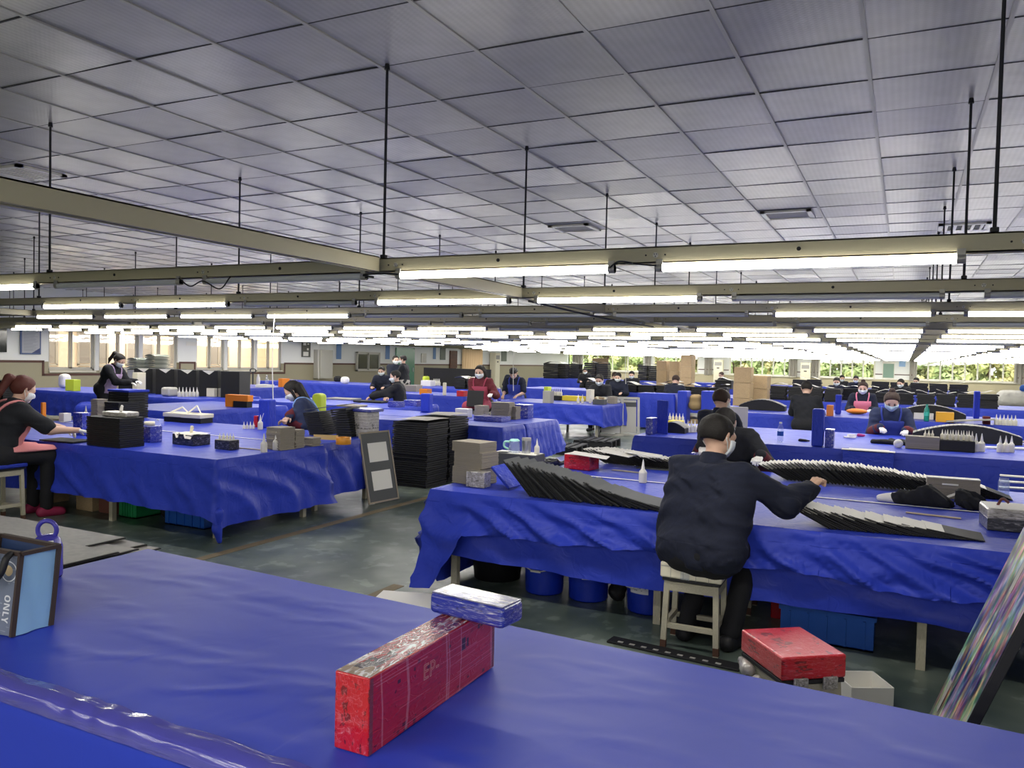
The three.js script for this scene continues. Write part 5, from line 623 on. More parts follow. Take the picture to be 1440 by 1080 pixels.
// aisle table with lime carton, trunk and leaning frames
{
  const tb = (px0, px1, b, t, l, m, d = .2) => box('carton', l, 'carton', px0, px1, b, t, d, m);
  tb(801, 812, 559, 541, 'tall lime green carton on the aisle table', M.lime); tb(801, 834, 563, 556, 'flat yellow carton in front of the lime carton', M.yellow); tb(825, 836, 557, 541, 'tall cream carton right of the lime carton', M.pad); tb(855, 870, 568, 558, 'grey card box at the aisle end of the table', M.grayCard); tb(872, 884, 560, 543, 'pale upright carton above the leaning frames', M.pad);
  const k = spot(773, 793, 563, 556, .24, T + .002), kb = single('bottle_crate', 'black crate of white glue bottles on the aisle table', 'crate', rb(k.w, .1, .24, .006, 0, .05, 0), M.black, k.pos); for (let i = 0; i < 5; i++) glue(0, 0, 'white bottle in the black crate on the aisle table', { at: [k.pos[0] - .1 + i * .05, T + .104, k.pos[2]], h: T + .104, k: .9, group: 'bottles in the aisle crate' });
  for (const [x, l] of [[813, 'first'], [819, 'second'], [830, 'third']]) glue(x, 567, `white glue bottle before the yellow carton, ${l} counted from the black crate`, { k: 1.05 }); const t = spot(833, 854, 569, 560, .22, T + .002); single('parts_tray', 'dark tray heaped with tan pieces at the aisle table', 'tray', rb(t.w, .1, .22, .006, 0, .05, 0), M.darkCard, t.pos); for (let i = 0; i < 8; i++) single('tan_piece', 'small tan piece in the heaped dark tray', 'piece', rb(.06, .04, .07, .012), i % 2 ? M.pad : M.carton, [t.pos[0] + rnd(-.11, .11), T + .125 + rnd(0, .02), t.pos[2] + rnd(-.07, .07)], rnd(0, 3), 'pieces in the heaped tray');
  const b = onY(858, 613, 0); for (const [dx, dz, w, l, m1, m2] of [[0, 0, .5, 'pale framed panel leaning at the aisle, the one in front', M.white, M.grayTop], [.28, -.35, .45, 'grey framed panel leaning behind the pale one at the aisle', M.frame, M.darkCard]]) { const f = thing('leaning_frame', l, 'frame', [b.x + dx, 0, b.z + dz - .02], .42); const tl = g => g.rotateX(-.2); part(f, 'panel', tl(bx(w - .1, .72, .01, 0, .42, 0)), m1); part(f, 'frame', tl(merge([bx(.05, .84, .03, -w / 2, .42, 0), bx(.05, .84, .03, w / 2, .42, 0), bx(w, .05, .03, 0, .02, 0), bx(w, .05, .03, 0, .82, 0)])), M.frame); part(f, 'band', tl(bx(w - .1, .1, .012, 0, .68, .002)), m2); }
  for (const [px, py, l] of [[800, 640, 'black plastic pallet on the aisle floor, the nearer one'], [850, 631, 'black plastic pallet on the aisle floor, the farther one']]) { const p = onY(px, py, 0), t2 = thing('pallet', l, 'pallet', [p.x - .25, 0, p.z - .3], .1); for (let i = 0; i < 5; i++) part(t2, 'slat', rb(.1, .02, .8, .003, -.3 + i * .15, .13, 0), M.black); for (let i = 0; i < 3; i++) part(t2, 'bearer', bx(.72, .12, .08, 0, .06, -.34 + i * .34), M.blackEdge); }
}
// table of the woman in blue
{
  waterBottle(1097, 622, 'clear water bottle with a blue label on the table behind the seated man', { k: 1.1 }); box('wrapped_pack', 'film-wrapped pack at the foot of the biggest blue parcel', 'pack', 1157, 1176, 629, 604, .16, M.wrapBlue);
  const w = spot(1190, 1253, 652, 630, .14, T + .002); const p = onZ(1221, 640, -9.32); const wb = thing('hanging_box', 'blue box with white paper top at the near table edge', 'box', [p.x, T - .13, -9.25]); part(wb, 'box', rb(.5, .17, .1, .006, 0, .06, 0), M.vinyl); part(wb, 'paper', bx(.52, .005, .13, 0, .148, 0), M.paper); part(wb, 'hanger', bx(.4, .006, .3, 0, .137, -.1), M.paper);
  const r = onY(1263, 630, T); single('white_roll', 'round white tape roll on the table of the woman in blue', 'roll', new THREE.SphereGeometry(.05, 18, 12).scale(1, 1, .7).translate(0, .048, 0), M.paper, [r.x, T + .002, r.z]);
  box('card_block', 'long low block of grey cards beside the black bottle crate', 'cards', 1273, 1320, 632, 614, .16, M.grayCard); const k = spot(1321, 1369, 635, 617, .16, T + .002); single('bottle_crate', 'long black crate full of glue bottles beside the grey cards', 'crate', rb(k.w, .12, .18, .006, 0, .06, 0), M.black, k.pos); for (let i = 0; i < 12; i++) glue(0, 0, 'glue bottle standing in the long black crate', { at: [k.pos[0] - k.w * .42 + i * k.w * .076, T + .124, k.pos[2] + (i % 2 ? .04 : -.03)], h: T + .124, k: .62, group: 'glue bottles in the long black crate' });
  for (let i = 0; i < 3; i++) glue(0, 0, 'glue bottle tip above the low block of grey cards', { at: [onY(1300 + i * 5, 630, T).x, T + .13, onY(1300, 632, T).z - .1], h: T + .13, k: .5, group: 'tips above the grey cards' });
  glue(1372, 635, 'white glue bottle next to the long black crate, beside its end', { k: 1.15 }); glue(1380, 635, 'white glue bottle next to the long black crate, the outer one', { k: 1.15 }); for (let i = 0; i < 3; i++) glue(1406 + i * 8, 636, 'white glue bottle in the trio before the white strips', { k: 1.05, group: 'trio of glue bottles' });
  const fn = (px0, px1, b, t, l) => { const s = spot(px0, px1, b, t, .3, T + .002), prof = u => s.h * (.12 + .85 * Math.sin(.25 + u * 2.6)) + .01, o = thing('board_row', l, 'boards', s.pos, 0), n = 26, sh = new THREE.Shape(); sh.moveTo(-s.w / 2, 0); for (let i = 0; i <= n; i++) sh.lineTo(-s.w / 2 + s.w * i / n, prof(i / n) + (i % 2) * .008); sh.lineTo(s.w / 2, 0); part(o, 'boards', new THREE.ExtrudeGeometry(sh, { depth: .28, bevelEnabled: false }).translate(0, 0, -.14), M.black); for (let i = 0; i < n; i++) { const u = (i + .5) / n, sl = Math.atan2(prof((i + 1) / n) - prof(i / n), s.w / n); part(o, 'pale_cover', bx(s.w / n * .9, .004, .29).rotateZ(sl + .06).translate(-s.w / 2 + s.w * u, prof(u) + .012, .0), M.grayTop); } };
  fn(1290, 1425, 622, 600, 'arched row of black boards behind the long crate of bottles'); fn(1262, 1352, 590, 571, 'arched row of black boards behind the teal bottle'); fn(925, 972, 609, 596, 'low black boards before the yellow bottle tray'); fn(1040, 1105, 577, 563, 'dark arched board row beside the man with his back turned');
  for (let i = 0; i < 2; i++) { const q = onY(1410 + i * 10, 632 - i * 7, T); single('white_strip', 'long pale board lying beside the trio of glue bottles', 'board', rb(.6, .02, .12, .003), i ? M.grayTop : M.white, [q.x + .1, T + .012 + i * .02, q.z - .1], .35, 'long pale boards'); }
  box('yellow_tray', 'yellow tray holding glue bottles beside the man at the rear table', 'tray', 938, 963, 604, 592, .2, M.yellow); { const s = spot(938, 963, 604, 592, .2, T); for (let i = 0; i < 5; i++) glue(0, 0, 'white bottle in the yellow tray', { at: [s.pos[0] - .09 + i * .045, T + s.h + .006, s.pos[2]], h: T + s.h + .006, k: .55, group: 'bottles in the yellow tray' }); }
  for (let i = 0; i < 5; i++) glue(962 + i * 5, 608, 'white glue bottle in the cluster right of the yellow tray', { k: .95, group: 'bottle cluster by the rear man' }); const bs = onY(930, 611, T); single('blue_board', 'slanted blue board standing at the end of the rear table', 'board', rb(.16, .42, .02, .004, 0, .21, 0), M.vinyl, [bs.x - .02, T + .002, bs.z - .1], -.3); box('wrapped_pack', 'blue and white wrapped packs left of the slanted blue board', 'pack', 903, 922, 611, 588, .2, M.wrapBlue);
  const pr = onY(1195, 616, T); single('paper_scraps', 'folded white paper scraps near the gloved hands of the woman in blue', 'paper', merge([bx(.14, .01, .06, 0, .01, 0), bx(.1, .03, .05, .02, .03, .01).rotateY(.4)]), M.paper, [pr.x, T + .002, pr.z], .3); const pk = onY(1211, 614, T); single('magenta_cloth', 'small magenta cloth beside the paper scraps', 'cloth', blob([cap([-.03, .015, 0], [.04, .015, 0], .018, .014)], .01, .008, .02), mat(0xa02070, .7), [pk.x, T + .002, pk.z]); const wb2 = onY(1222, 622, T); single('work_board', 'black board worked on by the woman in blue', 'board', blob([cap([-.2, .02, 0], [.2, .02, .05], .03, .03), cap([0, .03, -.05], [.15, .03, 0], .04, .03)], .03, .014, .03), M.blackEdge, [wb2.x + .25, T + .002, wb2.z + .1]);
  const bc = onY(1131, 621, T); single('black_scrap', 'small black scrap left of the biggest blue parcel', 'scrap', blob([cap([-.05, .012, 0], [.06, .012, 0], .014, .012)], .01, .008, .02), M.blackEdge, [bc.x, T + .002, bc.z]);
}
// table with the orange cushion
{
  const c = onY(1204, 583, T); single('orange_cushion', 'flat orange cushion on the table of the worker in the pink apron', 'cushion', new THREE.SphereGeometry(.19, 24, 12).scale(1, .28, .8).translate(0, .054, 0), M.orange, [c.x, T + .002, c.z - .15]); box('orange_box', 'small orange and white box left of the orange cushion', 'box', 1160, 1174, 585, 570, .2, mat(0xd07a3a, .6)); waterBottle(1303, 593, 'teal bottle on the far right table', { k: 1.35, m: phys(0x2aa79a, .2, { transmission: .4, thickness: 0 }), lm: mat(0x38b0a4, .4), cm: mat(0x2a8f86, .4) });
  box('white_basket', 'white basket behind the teal bottle', 'basket', 1284, 1313, 590, 581, .2, M.white); box('yellow_carton', 'yellow carton right of the teal bottle', 'carton', 1317, 1344, 597, 583, .2, mat(0xd9a02c, .6)); box('red_carton', 'dark red carton at the right end of the table with the teal bottle', 'carton', 1381, 1396, 598, 587, .2, M.maroon); box('orange_carton', 'flat yellow-orange carton beside the dark arched board row', 'carton', 1070, 1094, 573, 567, .3, mat(0xd9a02c, .6));
  const g = onY(1365, 597, T); single('grey_board', 'grey board lying between the yellow and the red carton', 'board', bx(.7, .02, .3).rotateZ(.1), M.grayTop, [g.x, T + .06, g.z - .2]); for (let i = 0; i < 6; i++) glue(1405 + i * 5, 600, 'glue bottle in the far right cluster', { k: 1, group: 'bottles at the far right' });
}
// long rows of black stacks with white tops
function blackRow(px0, px1, pyB, pyT, n, label, group, h = T + .002) { let last; for (let i = 0; i < n; i++) { const a = px0 + (px1 - px0) * i / n, b = px0 + (px1 - px0) * (i + 1) / n, yB = pyB[0] + (pyB[1] - pyB[0]) * (i + .5) / n, yT = pyT[0] + (pyT[1] - pyT[0]) * (i + .5) / n, p = snap(onY((a + b) / 2, yB, h), .5), m = mpp(p), w = (b - a) * m * .88, hh = (yB - yT) * m, ok = last && Math.abs(p.z - last[1]) < .62 ? p.x = Math.max(p.x, last[0] + (w + last[2]) / 2 + .06) : 0, t = (last = [p.x, p.z, w]) && thing('black_stack', label, 'stack', [p.x, h, p.z], 0, group); const g = []; for (let k = 0; k < 8; k++) { const q = bx(w, hh / 8 * .9, .5, 0, 0, 0); g.push(q.rotateZ((hash(k, i, 2) - .5) * .05).translate((hash(k, i, 4) - .5) * .04, (k + .5) * hh / 8, (hash(k, i, 3) - .5) * .04)); } part(t, 'boards', merge(g), M.black); const s = new THREE.PlaneGeometry(w * 1.1, .5, 6, 4).rotateX(-PI / 2), v = s.attributes.position, sl = (hash(i, 7, px0) - .5) * .5; for (let k = 0; k < v.count; k++) v.setY(k, hh + .02 + v.getX(k) * sl * .6 + .03 * Math.cos(v.getX(k) / w * 5 + i)); s.computeVertexNormals(); part(t, 'white_sheet', s.translate(0, .04, 0), new THREE.MeshStandardMaterial({ color: 0xdedbd2, roughness: .7, side: THREE.DoubleSide })); } }
blackRow(1066, 1232, [566, 562], [547, 546], 7, 'black board stack with a curling white sheet on the far right table', 'black stacks on the far right table'); blackRow(1232, 1382, [565, 577], [552, 557], 6, 'black board stack with a tilted white sheet right of the pink apron worker', 'black stacks right of the pink apron worker');
blackRow(742, 800, [552, 552], [538, 540], 3, 'black board stack behind the aisle crate', 'black stacks behind the aisle crate'); blackRow(848, 1000, [553, 556], [543, 545], 6, 'black board stack with a white sheet behind the leaning frames', 'black stacks behind the frames'); blackRow(960, 1010, [549, 549], [536, 537], 2, 'black board stack before the brown cartons', 'black stacks before the brown cartons');
blackRow(762, 818, [532, 532], [511, 512], 3, 'tall black board stack in the distance near the corner', 'distant stacks near the corner'); blackRow(834, 872, [532, 532], [509, 511], 2, 'tall black board stack in the distance before the brown screen', 'distant stacks before the brown screen'); blackRow(898, 926, [535, 535], [514, 514], 2, 'dark bundled stack beside the brown cartons', 'dark bundles by the cartons'); blackRow(1115, 1155, [549, 550], [534, 533], 2, 'black stack under the far windows left of the workers', 'far black stacks under the windows'); blackRow(1225, 1350, [553, 557], [536, 540], 5, 'black stack behind the workers on the right', 'black stacks behind the right workers');
{ // left: black cartons with white flaps, trays, long black panel
  const x0 = 203, x1 = 342; for (let i = 0; i < 5; i++) { const a = x0 + i * 27.8, p = onZ(a + 14, 557, -11.9), m = mpp(p), w = 27.8 * m * 1.02, t = thing('black_carton', i < 4 ? 'black carton with a white corner flap in the row on the left table' : 'plain black carton at the right end of the row on the left table', 'carton', [p.x + .1, T + .002, -11.7 - i * .04], .35, i < 4 ? 'black cartons with white flaps' : undefined); part(t, 'carton', rb(w * .95, .52, .5, .006, 0, .26, 0), M.black); if (i < 4) { const sh = new THREE.Shape(); sh.moveTo(-.13, 0); sh.lineTo(.13, 0); sh.lineTo(.02, -.08); part(t, 'paper_flap', new THREE.ExtrudeGeometry(sh, { depth: .003, bevelEnabled: false }).translate(0, .52, .251), M.white); } }
  for (const [px, n, l] of [[197, 6, 'curved stack of grey trays, the lower one behind the woman in lilac straps'], [222, 8, 'curved stack of grey trays, the taller one beside the black cartons']]) { const p = onZ(px, 526, -12.15); const t = thing('tray_stack', l, 'trays', [p.x - .02, T + .004, -12.15]); for (let i = 0; i < n; i++) { const g = new THREE.CylinderGeometry(.5, .5, .42, 14, 1, true, -.42, .84).rotateX(-PI / 2).rotateY(PI / 2); const pg = new THREE.PlaneGeometry(.36, .4, 8, 2).rotateX(-PI / 2), v = pg.attributes.position; for (let k = 0; k < v.count; k++) v.setY(k, .5 - v.getX(k) ** 2 * 1.4 + i * .045); pg.computeVertexNormals(); part(t, 'tray', pg.translate(0, 0, 0), new THREE.MeshStandardMaterial({ color: i % 2 ? 0x8f968c : 0xb4b8ae, roughness: .5, side: THREE.DoubleSide })); } part(t, 'base', rb(.34, .46, .36, .01, 0, .23, 0), M.frame); }
  const lb = onY(102, 551, T); box('lime_box', 'lime green box on the left table before the wall', 'box', 92, 113, 550, 534, .16, M.lime, { h: T }); box('white_bag', 'crumpled white bag behind the lime box', 'bag', 82, 100, 546, 526, .25, M.paper, { r: .1, h: T }); box('cream_carton', 'cream carton panel left of the black carton row', 'carton', 188, 203, 556, 524, .2, M.pad, { h: T }); box('white_basin', 'white basin with boards on top at the left table edge', 'basin', 227, 250, 558, 545, .25, M.frame, { h: T, r: .05 }); for (let i = 0; i < 6; i++) glue(252 + i * 5, 558, 'white bottle in the row before the black cartons', { k: 1.1, h: T, group: 'bottles before the black cartons' }); box('cream_case', 'cream case right of the bottles before the black cartons', 'case', 280, 312, 558, 546, .2, M.pad, { h: T }); box('slanted_boards', 'slanted black boards on the lap side of the woman with lilac straps', 'boards', 168, 200, 555, 540, .3, M.black, { h: T });
  const sp = onY(363, 543, T); waterBottle(363, 543, 'white spray bottle on the far left table', { k: 1.5, m: M.white, lm: M.white }); waterBottle(375, 543, 'clear bottle beside the white spray bottle', { k: 1.4, lm: M.clear }); box('white_tray', 'long white tray under the spray bottles', 'tray', 360, 385, 545, 541, .3, M.white, { h: T });
  const tj = onZ(352, 540, -17.5), tk = thing('hand_truck', 'dark upright trolley handle before the left windows', 'trolley', [tj.x, 0, -17.6]); part(tk, 'post', cyl(.02, .02, 1.05, 0, 0, 0, 8), M.rod); part(tk, 'handle', new THREE.TorusGeometry(.11, .018, 8, 20).scale(1, .55, 1).translate(0, 1.08, 0), M.rod); part(tk, 'base', rb(.5, .08, .3, .02, 0, .04, .1), M.rod);
  box('orange_box', 'bright orange box on the table near the left wall', 'box', 445, 458, 547, 535, .3, M.orange, { h: T }); box('blue_parcel', 'low blue parcel right of the orange box by the left wall', 'parcel', 459, 478, 547, 537, .3, M.wrapBlue, { h: T }); box('white_bag', 'white bag heap on the table near the left wall', 'bag', 478, 492, 540, 530, .3, M.paper, { h: T, r: .1 }); box('black_bag', 'black bag beside the white heap near the left wall', 'bag', 470, 481, 537, 529, .3, M.blackEdge, { h: T, r: .08 }); box('blue_tray', 'wide blue tray on the table before the standing men', 'tray', 475, 503, 547, 542, .4, M.wrapBlue, { h: T }); box('card_block', 'grey cards on the table before the standing men', 'cards', 505, 532, 548, 539, .3, M.grayCard, { h: T });
  for (const [a, b, y, l, m] of [[462, 505, 562, 'large pale curled sheet beside the woman in the blue apron', M.grayTop], [478, 512, 572, 'grey open folder beside the pale curled sheet', M.grayCard], [500, 545, 566, 'black flat board before the man in the black jacket', M.blackEdge]]) { const p = onY((a + b) / 2, y, T); single('flat_sheet', l, 'sheet', rb((b - a) * mpp(p), .03, .35, .01), m, [p.x, T + .02, p.z], .1); }
  const pn = onZ(642, 530, -22.4); const pm = thing('long_panel', 'long low black panel standing behind the masked workers in the middle', 'panel', [pn.x, 0, -22.4], -.05); part(pm, 'panel', rb(2.6, 1.25, .06, .01, 0, .625, 0), M.black); part(pm, 'foot', merge([bx(.06, .04, .4, -1.1, .02, 0), bx(.06, .04, .4, 1.1, .02, 0)]), M.rod);
  const bs = onZ(2, 575, -6.95); single('black_carton', 'tall black carton stack at the left edge beyond the woman in pink', 'carton', sheets(.4, .42, .4, 14, .006, 4), M.black, [bs.x, T + .002, -7.05]);
  { const c = thing('blue_chair', 'blue chair back behind the woman in the pink apron', 'chair', [-10.2, 0, -7.4], .5); part(c, 'backrest', blob([cap([-.14, .72, 0], [.14, .72, 0], .14), cap([-.14, .6, 0], [.14, .6, 0], .12)], .05, .03, 0), M.vinyl); part(c, 'seat', rb(.42, .05, .4, .02, 0, .44, .22), M.vinyl); for (const sx of [-1, 1]) for (const sz of [0, 1]) part(c, 'leg', bar([sx * .18, 0, .04 + sz * .36], [sx * .18, sz ? .42 : .7, .04 + sz * .36], .025), M.rod); }
}
// brown cartons and furniture near the far wall
function carton(px0, px1, b, t, z, l) { const p = onZ((px0 + px1) / 2, b, z), m = mpp(p), n = Math.max(1, Math.round((b - t) * m / .34)), hh = Math.max(.2, (onZ((px0 + px1) / 2, t, z).y)) / Math.max(1, Math.round(onZ((px0 + px1) / 2, t, z).y / .36)), cnt = Math.round(onZ((px0 + px1) / 2, t, z).y / hh); for (let i = 0; i < cnt; i++) { const c = thing('brown_carton', l, 'carton', [p.x, i * (hh + .004), z], (hash(i, px0, 2) - .5) * .08, l); part(c, 'carton', rb((px1 - px0) * m * .95, hh, .5, .01, 0, hh / 2, 0), M.carton); part(c, 'tape', bx((px1 - px0) * m * .955, .004, .06, 0, hh + .0005, 0), M.pad); } }
carton(925, 940, 536, 508, -27, 'brown carton in the slim stack left of the tallest stack'); carton(943, 957, 536, 509, -26.6, 'brown carton in the middle stack beside the tallest stack'); carton(959, 975, 536, 500, -26.2, 'brown carton in the tallest stack'); carton(1033, 1057, 562, 517, -20.2, 'brown carton in the stack behind the seated man'); carton(1058, 1081, 555, 529, -20.8, 'brown carton in the low stack right of the taller one behind the seated man');
for (const [a, b, z, l] of [[832, 856, -40, 'brown board screen standing before the far windows']]) { const p = onZ((a + b) / 2, 520, z); single('board_screen', l, 'screen', rb((b - a) * mpp(p), 1.75, .05, .01, 0, .875, 0), M.carton, [p.x, 0, z]); }
function aircon(px0, px1, pyT, z, l, x) { const p = x === undefined ? onZ((px0 + px1) / 2, 520, z) : onX((px0 + px1) / 2, 510, x), q = x === undefined ? onZ((px0 + px1) / 2, pyT, z) : onX((px0 + px1) / 2, pyT, x), t = thing('air_conditioner', l, 'air conditioner', [p.x, 0, p.z], x === undefined ? 0 : PI / 2); part(t, 'cabinet', rb(.55, q.y, .35, .02, 0, q.y / 2, 0), M.pad); part(t, 'grille', bx(.42, .22, .01, 0, q.y - .25, .178), M.grayTop); part(t, 'display', bx(.16, .06, .012, 0, q.y - .5, .178), M.dark); }
aircon(1003, 1018, 506, -49.4, 'tall cream floor air conditioner left of the far windows with carton stacks before it'); aircon(1125, 1141, 510, -49.4, 'tall cream floor air conditioner between two groups of far windows'); aircon(690, 702, 496, 0, 'tall pale floor air conditioner by the left wall beyond the cream curtain', XL + .25);
{ // cabinet, doors, notices on the left wall
  const W = (px0, px1, pyT, pyB, name, label, cat, m, th = .03, off = .02, extra) => { const a = onX(px0, pyB, XL + off), b = onX(px1, pyB, XL + off), t = onX((px0 + px1) / 2, pyT, XL + off), w = Math.abs(b.z - a.z), y0 = Math.max(.0, a.y), g = thing(name, label, cat, [XL + th / 2 + .012, y0, (a.z + b.z) / 2], PI / 2); part(g, extra || 'panel', rb(w, t.y - y0, th, .004, 0, (t.y - y0) / 2, 0), m); return [g, w, t.y - y0]; };
  const [nb, nw, nh] = W(28, 57, 462, 498, 'notice_board', 'blue framed notice board beside the left windows', 'notice', mat(0x4d5f8a, .5)); part(nb, 'paper', bx(nw * .86, nh * .9, .006, 0, nh / 2, .017), new THREE.MeshStandardMaterial({ roughness: .6, map: canvasTex(128, 256, (c, w, h) => { c.fillStyle = '#b4b6bc'; c.fillRect(0, 0, w, h); c.fillStyle = '#8d919c'; for (let i = 0; i < 22; i++) c.fillRect(12, 14 + i * 10, 60 + rnd(0, 44), 3); c.fillStyle = '#3f4a78'; c.beginPath(); c.moveTo(128, 256); c.lineTo(128, 200); c.lineTo(70, 256); c.fill(); }) }));
  W(-6, 9, 455, 495, 'dark_window_panel', 'flat panel painted dark for the unlit window at the far left of the wall', 'picture', M.paintedDarkGlass); const [b2, w2, h2] = W(424, 436, 480, 502, 'notice_board', 'dark notice board with white slips by the pale cabinet', 'notice', mat(0x5d5d55, .6)); for (const [x, y, a, b] of [[-.1, .5, .16, .1], [.08, .3, .1, .08], [-.03, .12, .3, .16], [.1, .6, .1, .06]]) part(b2, 'slip', bx(a * w2 * 2, b, .004, x, Math.min(h2 - .1, y), .018), M.paper);  // first panel is a window whose unlit view is painted as dark colour
  W(446, 463, 492, 532, 'wall_cabinet', 'pale grey electric cabinet against the left wall', 'cabinet', M.frame, .35, .2, 'body'); for (const [a, b, l] of [[473, 480, 'blue hanging banner right of the pale cabinet'], [542, 548, 'blue hanging banner right of the sliding window'], [609, 613, 'blue hanging banner left of the brown door']]) W(a, b, 482, 505, 'wall_banner', l, 'banner', mat(0x6d8fc0, .6), .008);
  const wn = windowUnit(1.6, .95, 1.75, 2, M.frame, M.paintedDarkGlass); { const a = onX(516, 510, XL); wn.position.set(XL + .06, 0, a.z); wn.rotation.y = PI / 2; }  // panes coloured dark to stand for the unlit room behind them
  const [gd, gw, gh] = W(555, 581, 489, 560, 'door_1', 'green glazed door', 'door', phys(0x4f8a6c, .25), .05, .02, 'leaf'); gd.userData = { kind: 'structure' }; part(gd, 'handle', bx(.03, .2, .04, gw * .4, 1.0, .04), M.steel); const [bd, bw] = W(631, 641, 493, 560, 'door_2', 'brown wooden door', 'door', mat(0x7a4e2e, .6, { map: woodTex }), .05, .02, 'leaf'); bd.userData = { kind: 'structure' }; part(bd, 'handle', bx(.03, .15, .04, bw * .38, 1.0, .04), M.steel);
  { const a = onX(650, 520, XL + .1), b = onX(678, 520, XL + .1), w = Math.abs(b.z - a.z), g = new THREE.PlaneGeometry(w, 1.75, 40, 1), v = g.attributes.position; for (let i = 0; i < v.count; i++) v.setZ(i, .04 * Math.sin(v.getX(i) * 26)); g.computeVertexNormals(); single('curtain', 'cream pleated curtain on the left wall right of the brown door', 'curtain', g.rotateY(PI / 2).translate(0, 1.85, 0), new THREE.MeshStandardMaterial({ color: 0xf3d3a6, roughness: .9, side: THREE.DoubleSide }), [XL + .1, 0, (a.z + b.z) / 2]); }
  W(592, 599, 497, 510, 'wall_notice', 'grey notice left of the blue banner by the brown door', 'notice', M.frame); W(619, 626, 488, 506, 'wall_notice', 'framed dark notice next to the brown door', 'notice', mat(0x6d756a, .6)); W(705, 712, 490, 508, 'wall_notice', 'framed notice near the far end of the left wall', 'notice', mat(0x6d756a, .6)); W(262, 276, 481, 486, 'wall_sign', 'small white sign with an arrow on the pillar between the left windows', 'sign', M.paper, .01);
  // far wall: curtains, poster, banner, mirror
  const F = (px0, px1, y0, y1, name, label, cat, m, th = .03) => { const a = onZ(px0, 520, ZF), b = onZ(px1, 520, ZF); return single(name, label, cat, rb(b.x - a.x, y1 - y0, th, .005, 0, (y1 - y0) / 2, 0), m, [(a.x + b.x) / 2, y0, ZF + th / 2 + .03]); };
  F(1241, 1258, .95, 1.95, 'glass_case', 'white framed glass panel between the right groups of far windows', 'panel', M.frameW); { const a = onZ(1249.5, 520, ZF); single('green_picture', 'green picture in the white frame between the far windows', 'picture', bx(.55, .8, .01), mat(0x7d9a8a, .4), [a.x, 1.45, ZF + .068]); } F(1264, 1273, 1.7, 2.35, 'wall_banner', 'light blue banner right of the white framed panel', 'banner', mat(0x9fc0e6, .6), .01); F(1246, 1254, 2.05, 2.15, 'red_sign', 'small red sign above the white framed panel', 'sign', mat(0xc07a70, .6), .01);
  const curtain = (px, w, l) => { const a = onZ(px, 520, ZF), g = new THREE.PlaneGeometry(w, 2.0, 30, 1), v = g.attributes.position; for (let i = 0; i < v.count; i++) v.setZ(i, .05 * Math.sin(v.getX(i) * 30)); g.computeVertexNormals(); single('curtain', l, 'curtain', g.translate(0, 1.9, 0), new THREE.MeshStandardMaterial({ color: 0xa7a39a, roughness: .9, side: THREE.DoubleSide }), [a.x, 0, ZF + .052]); };
  curtain(1115, .5, 'grey gathered curtain left of the second air conditioner'); curtain(1146, .4, 'grey gathered curtain right of the second air conditioner'); curtain(996, .5, 'grey gathered curtain left of the first air conditioner'); curtain(1284, .35, 'grey gathered curtain at the left end of the widest far windows'); curtain(1434, .5, 'grey gathered curtain at the right end of the widest far windows'); curtain(812, .7, 'dark striped curtain in the far corner'); curtain(911, .4, 'pale curtain between the first groups of far windows');
}
{ // wrapped pallet on the right, pavement of small far clutter
  const p = onY(1422, 580, 0), t = thing('wrapped_pallet', 'low pallet load wrapped in white plastic with blue bundles near the right edge', 'pallet', [p.x + .7, 0, p.z - .3]); part(t, 'pallet', rb(2.4, .12, 1.2, .02, 0, .16, 0), M.dark); for (const [x, z] of [[-1, .4], [1, .4], [-1, -.4], [1, -.4]]) part(t, 'wheel', new THREE.CylinderGeometry(.08, .08, .05, 12).rotateX(PI / 2).translate(x, .08, z), M.dark); part(t, 'plastic_wrap', blob([cap([-.9, .5, 0], [.9, .5, 0], .3), cap([-.9, .62, -.1], [.9, .58, -.1], .24)], .1, .06, .1), M.white); part(t, 'blue_bundle', blob([cap([-.3, .95, 0], [.8, .93, 0], .14)], .05, .05, .06), M.crate);
  const bl = onZ(1000, 575, -13.6); for (const [px0, px1, l, m, h] of [[955, 968, 'blue draped shelf panel left of the plaid bag', M.vinyl, .95], [988, 1012, 'blue draped shelf panel right of the plaid bag', M.vinyl, .97]]) { const q = onZ((px0 + px1) / 2, 580, -18.6), q0 = onZ(px0, 580, -18.6), q1 = onZ(px1, 580, -18.6); single('draped_shelf', l, 'shelf', rb(q1.x - q0.x, h, .4, .02, 0, h / 2, 0), m, [q.x, 0, -18.6]); } { const q = onZ(978, 575, -18.6); single('plaid_bag', 'brown plaid bag between the blue draped shelf panels', 'bag', blob([cap([-.05, .62, 0], [.05, .62, 0], .12), cap([-.05, .78, 0], [.05, .78, 0], .1), cap([-.03, .17, 0], [.03, .17, 0], .13)], .05, .03, .02), mat(0x9a835a, .8), [q.x, 0, -18.6]); } { const q0 = onZ(902, 580, -18.8), q1 = onZ(952, 580, -18.8); single('draped_counter', 'blue draped counter behind the slanted blue board', 'counter', clothGeo(-(q1.x - q0.x) / 2, (q1.x - q0.x) / 2, .3, -.3, .86, { hem: [.05, .05, .05, .05], fold: .03, lam: .3, step: .06, rows: 8, s0: 121 }), M.vinyl, [(q0.x + q1.x) / 2, 0, -18.8]); }
  single('grey_screen', 'grey perforated panel before the seated man', 'panel', rb(.32, .3, .03, .01, 0, .15, 0), M.grayTop, [onZ(1038, 565, -11.6).x, T + .002, -11.5]); 
}
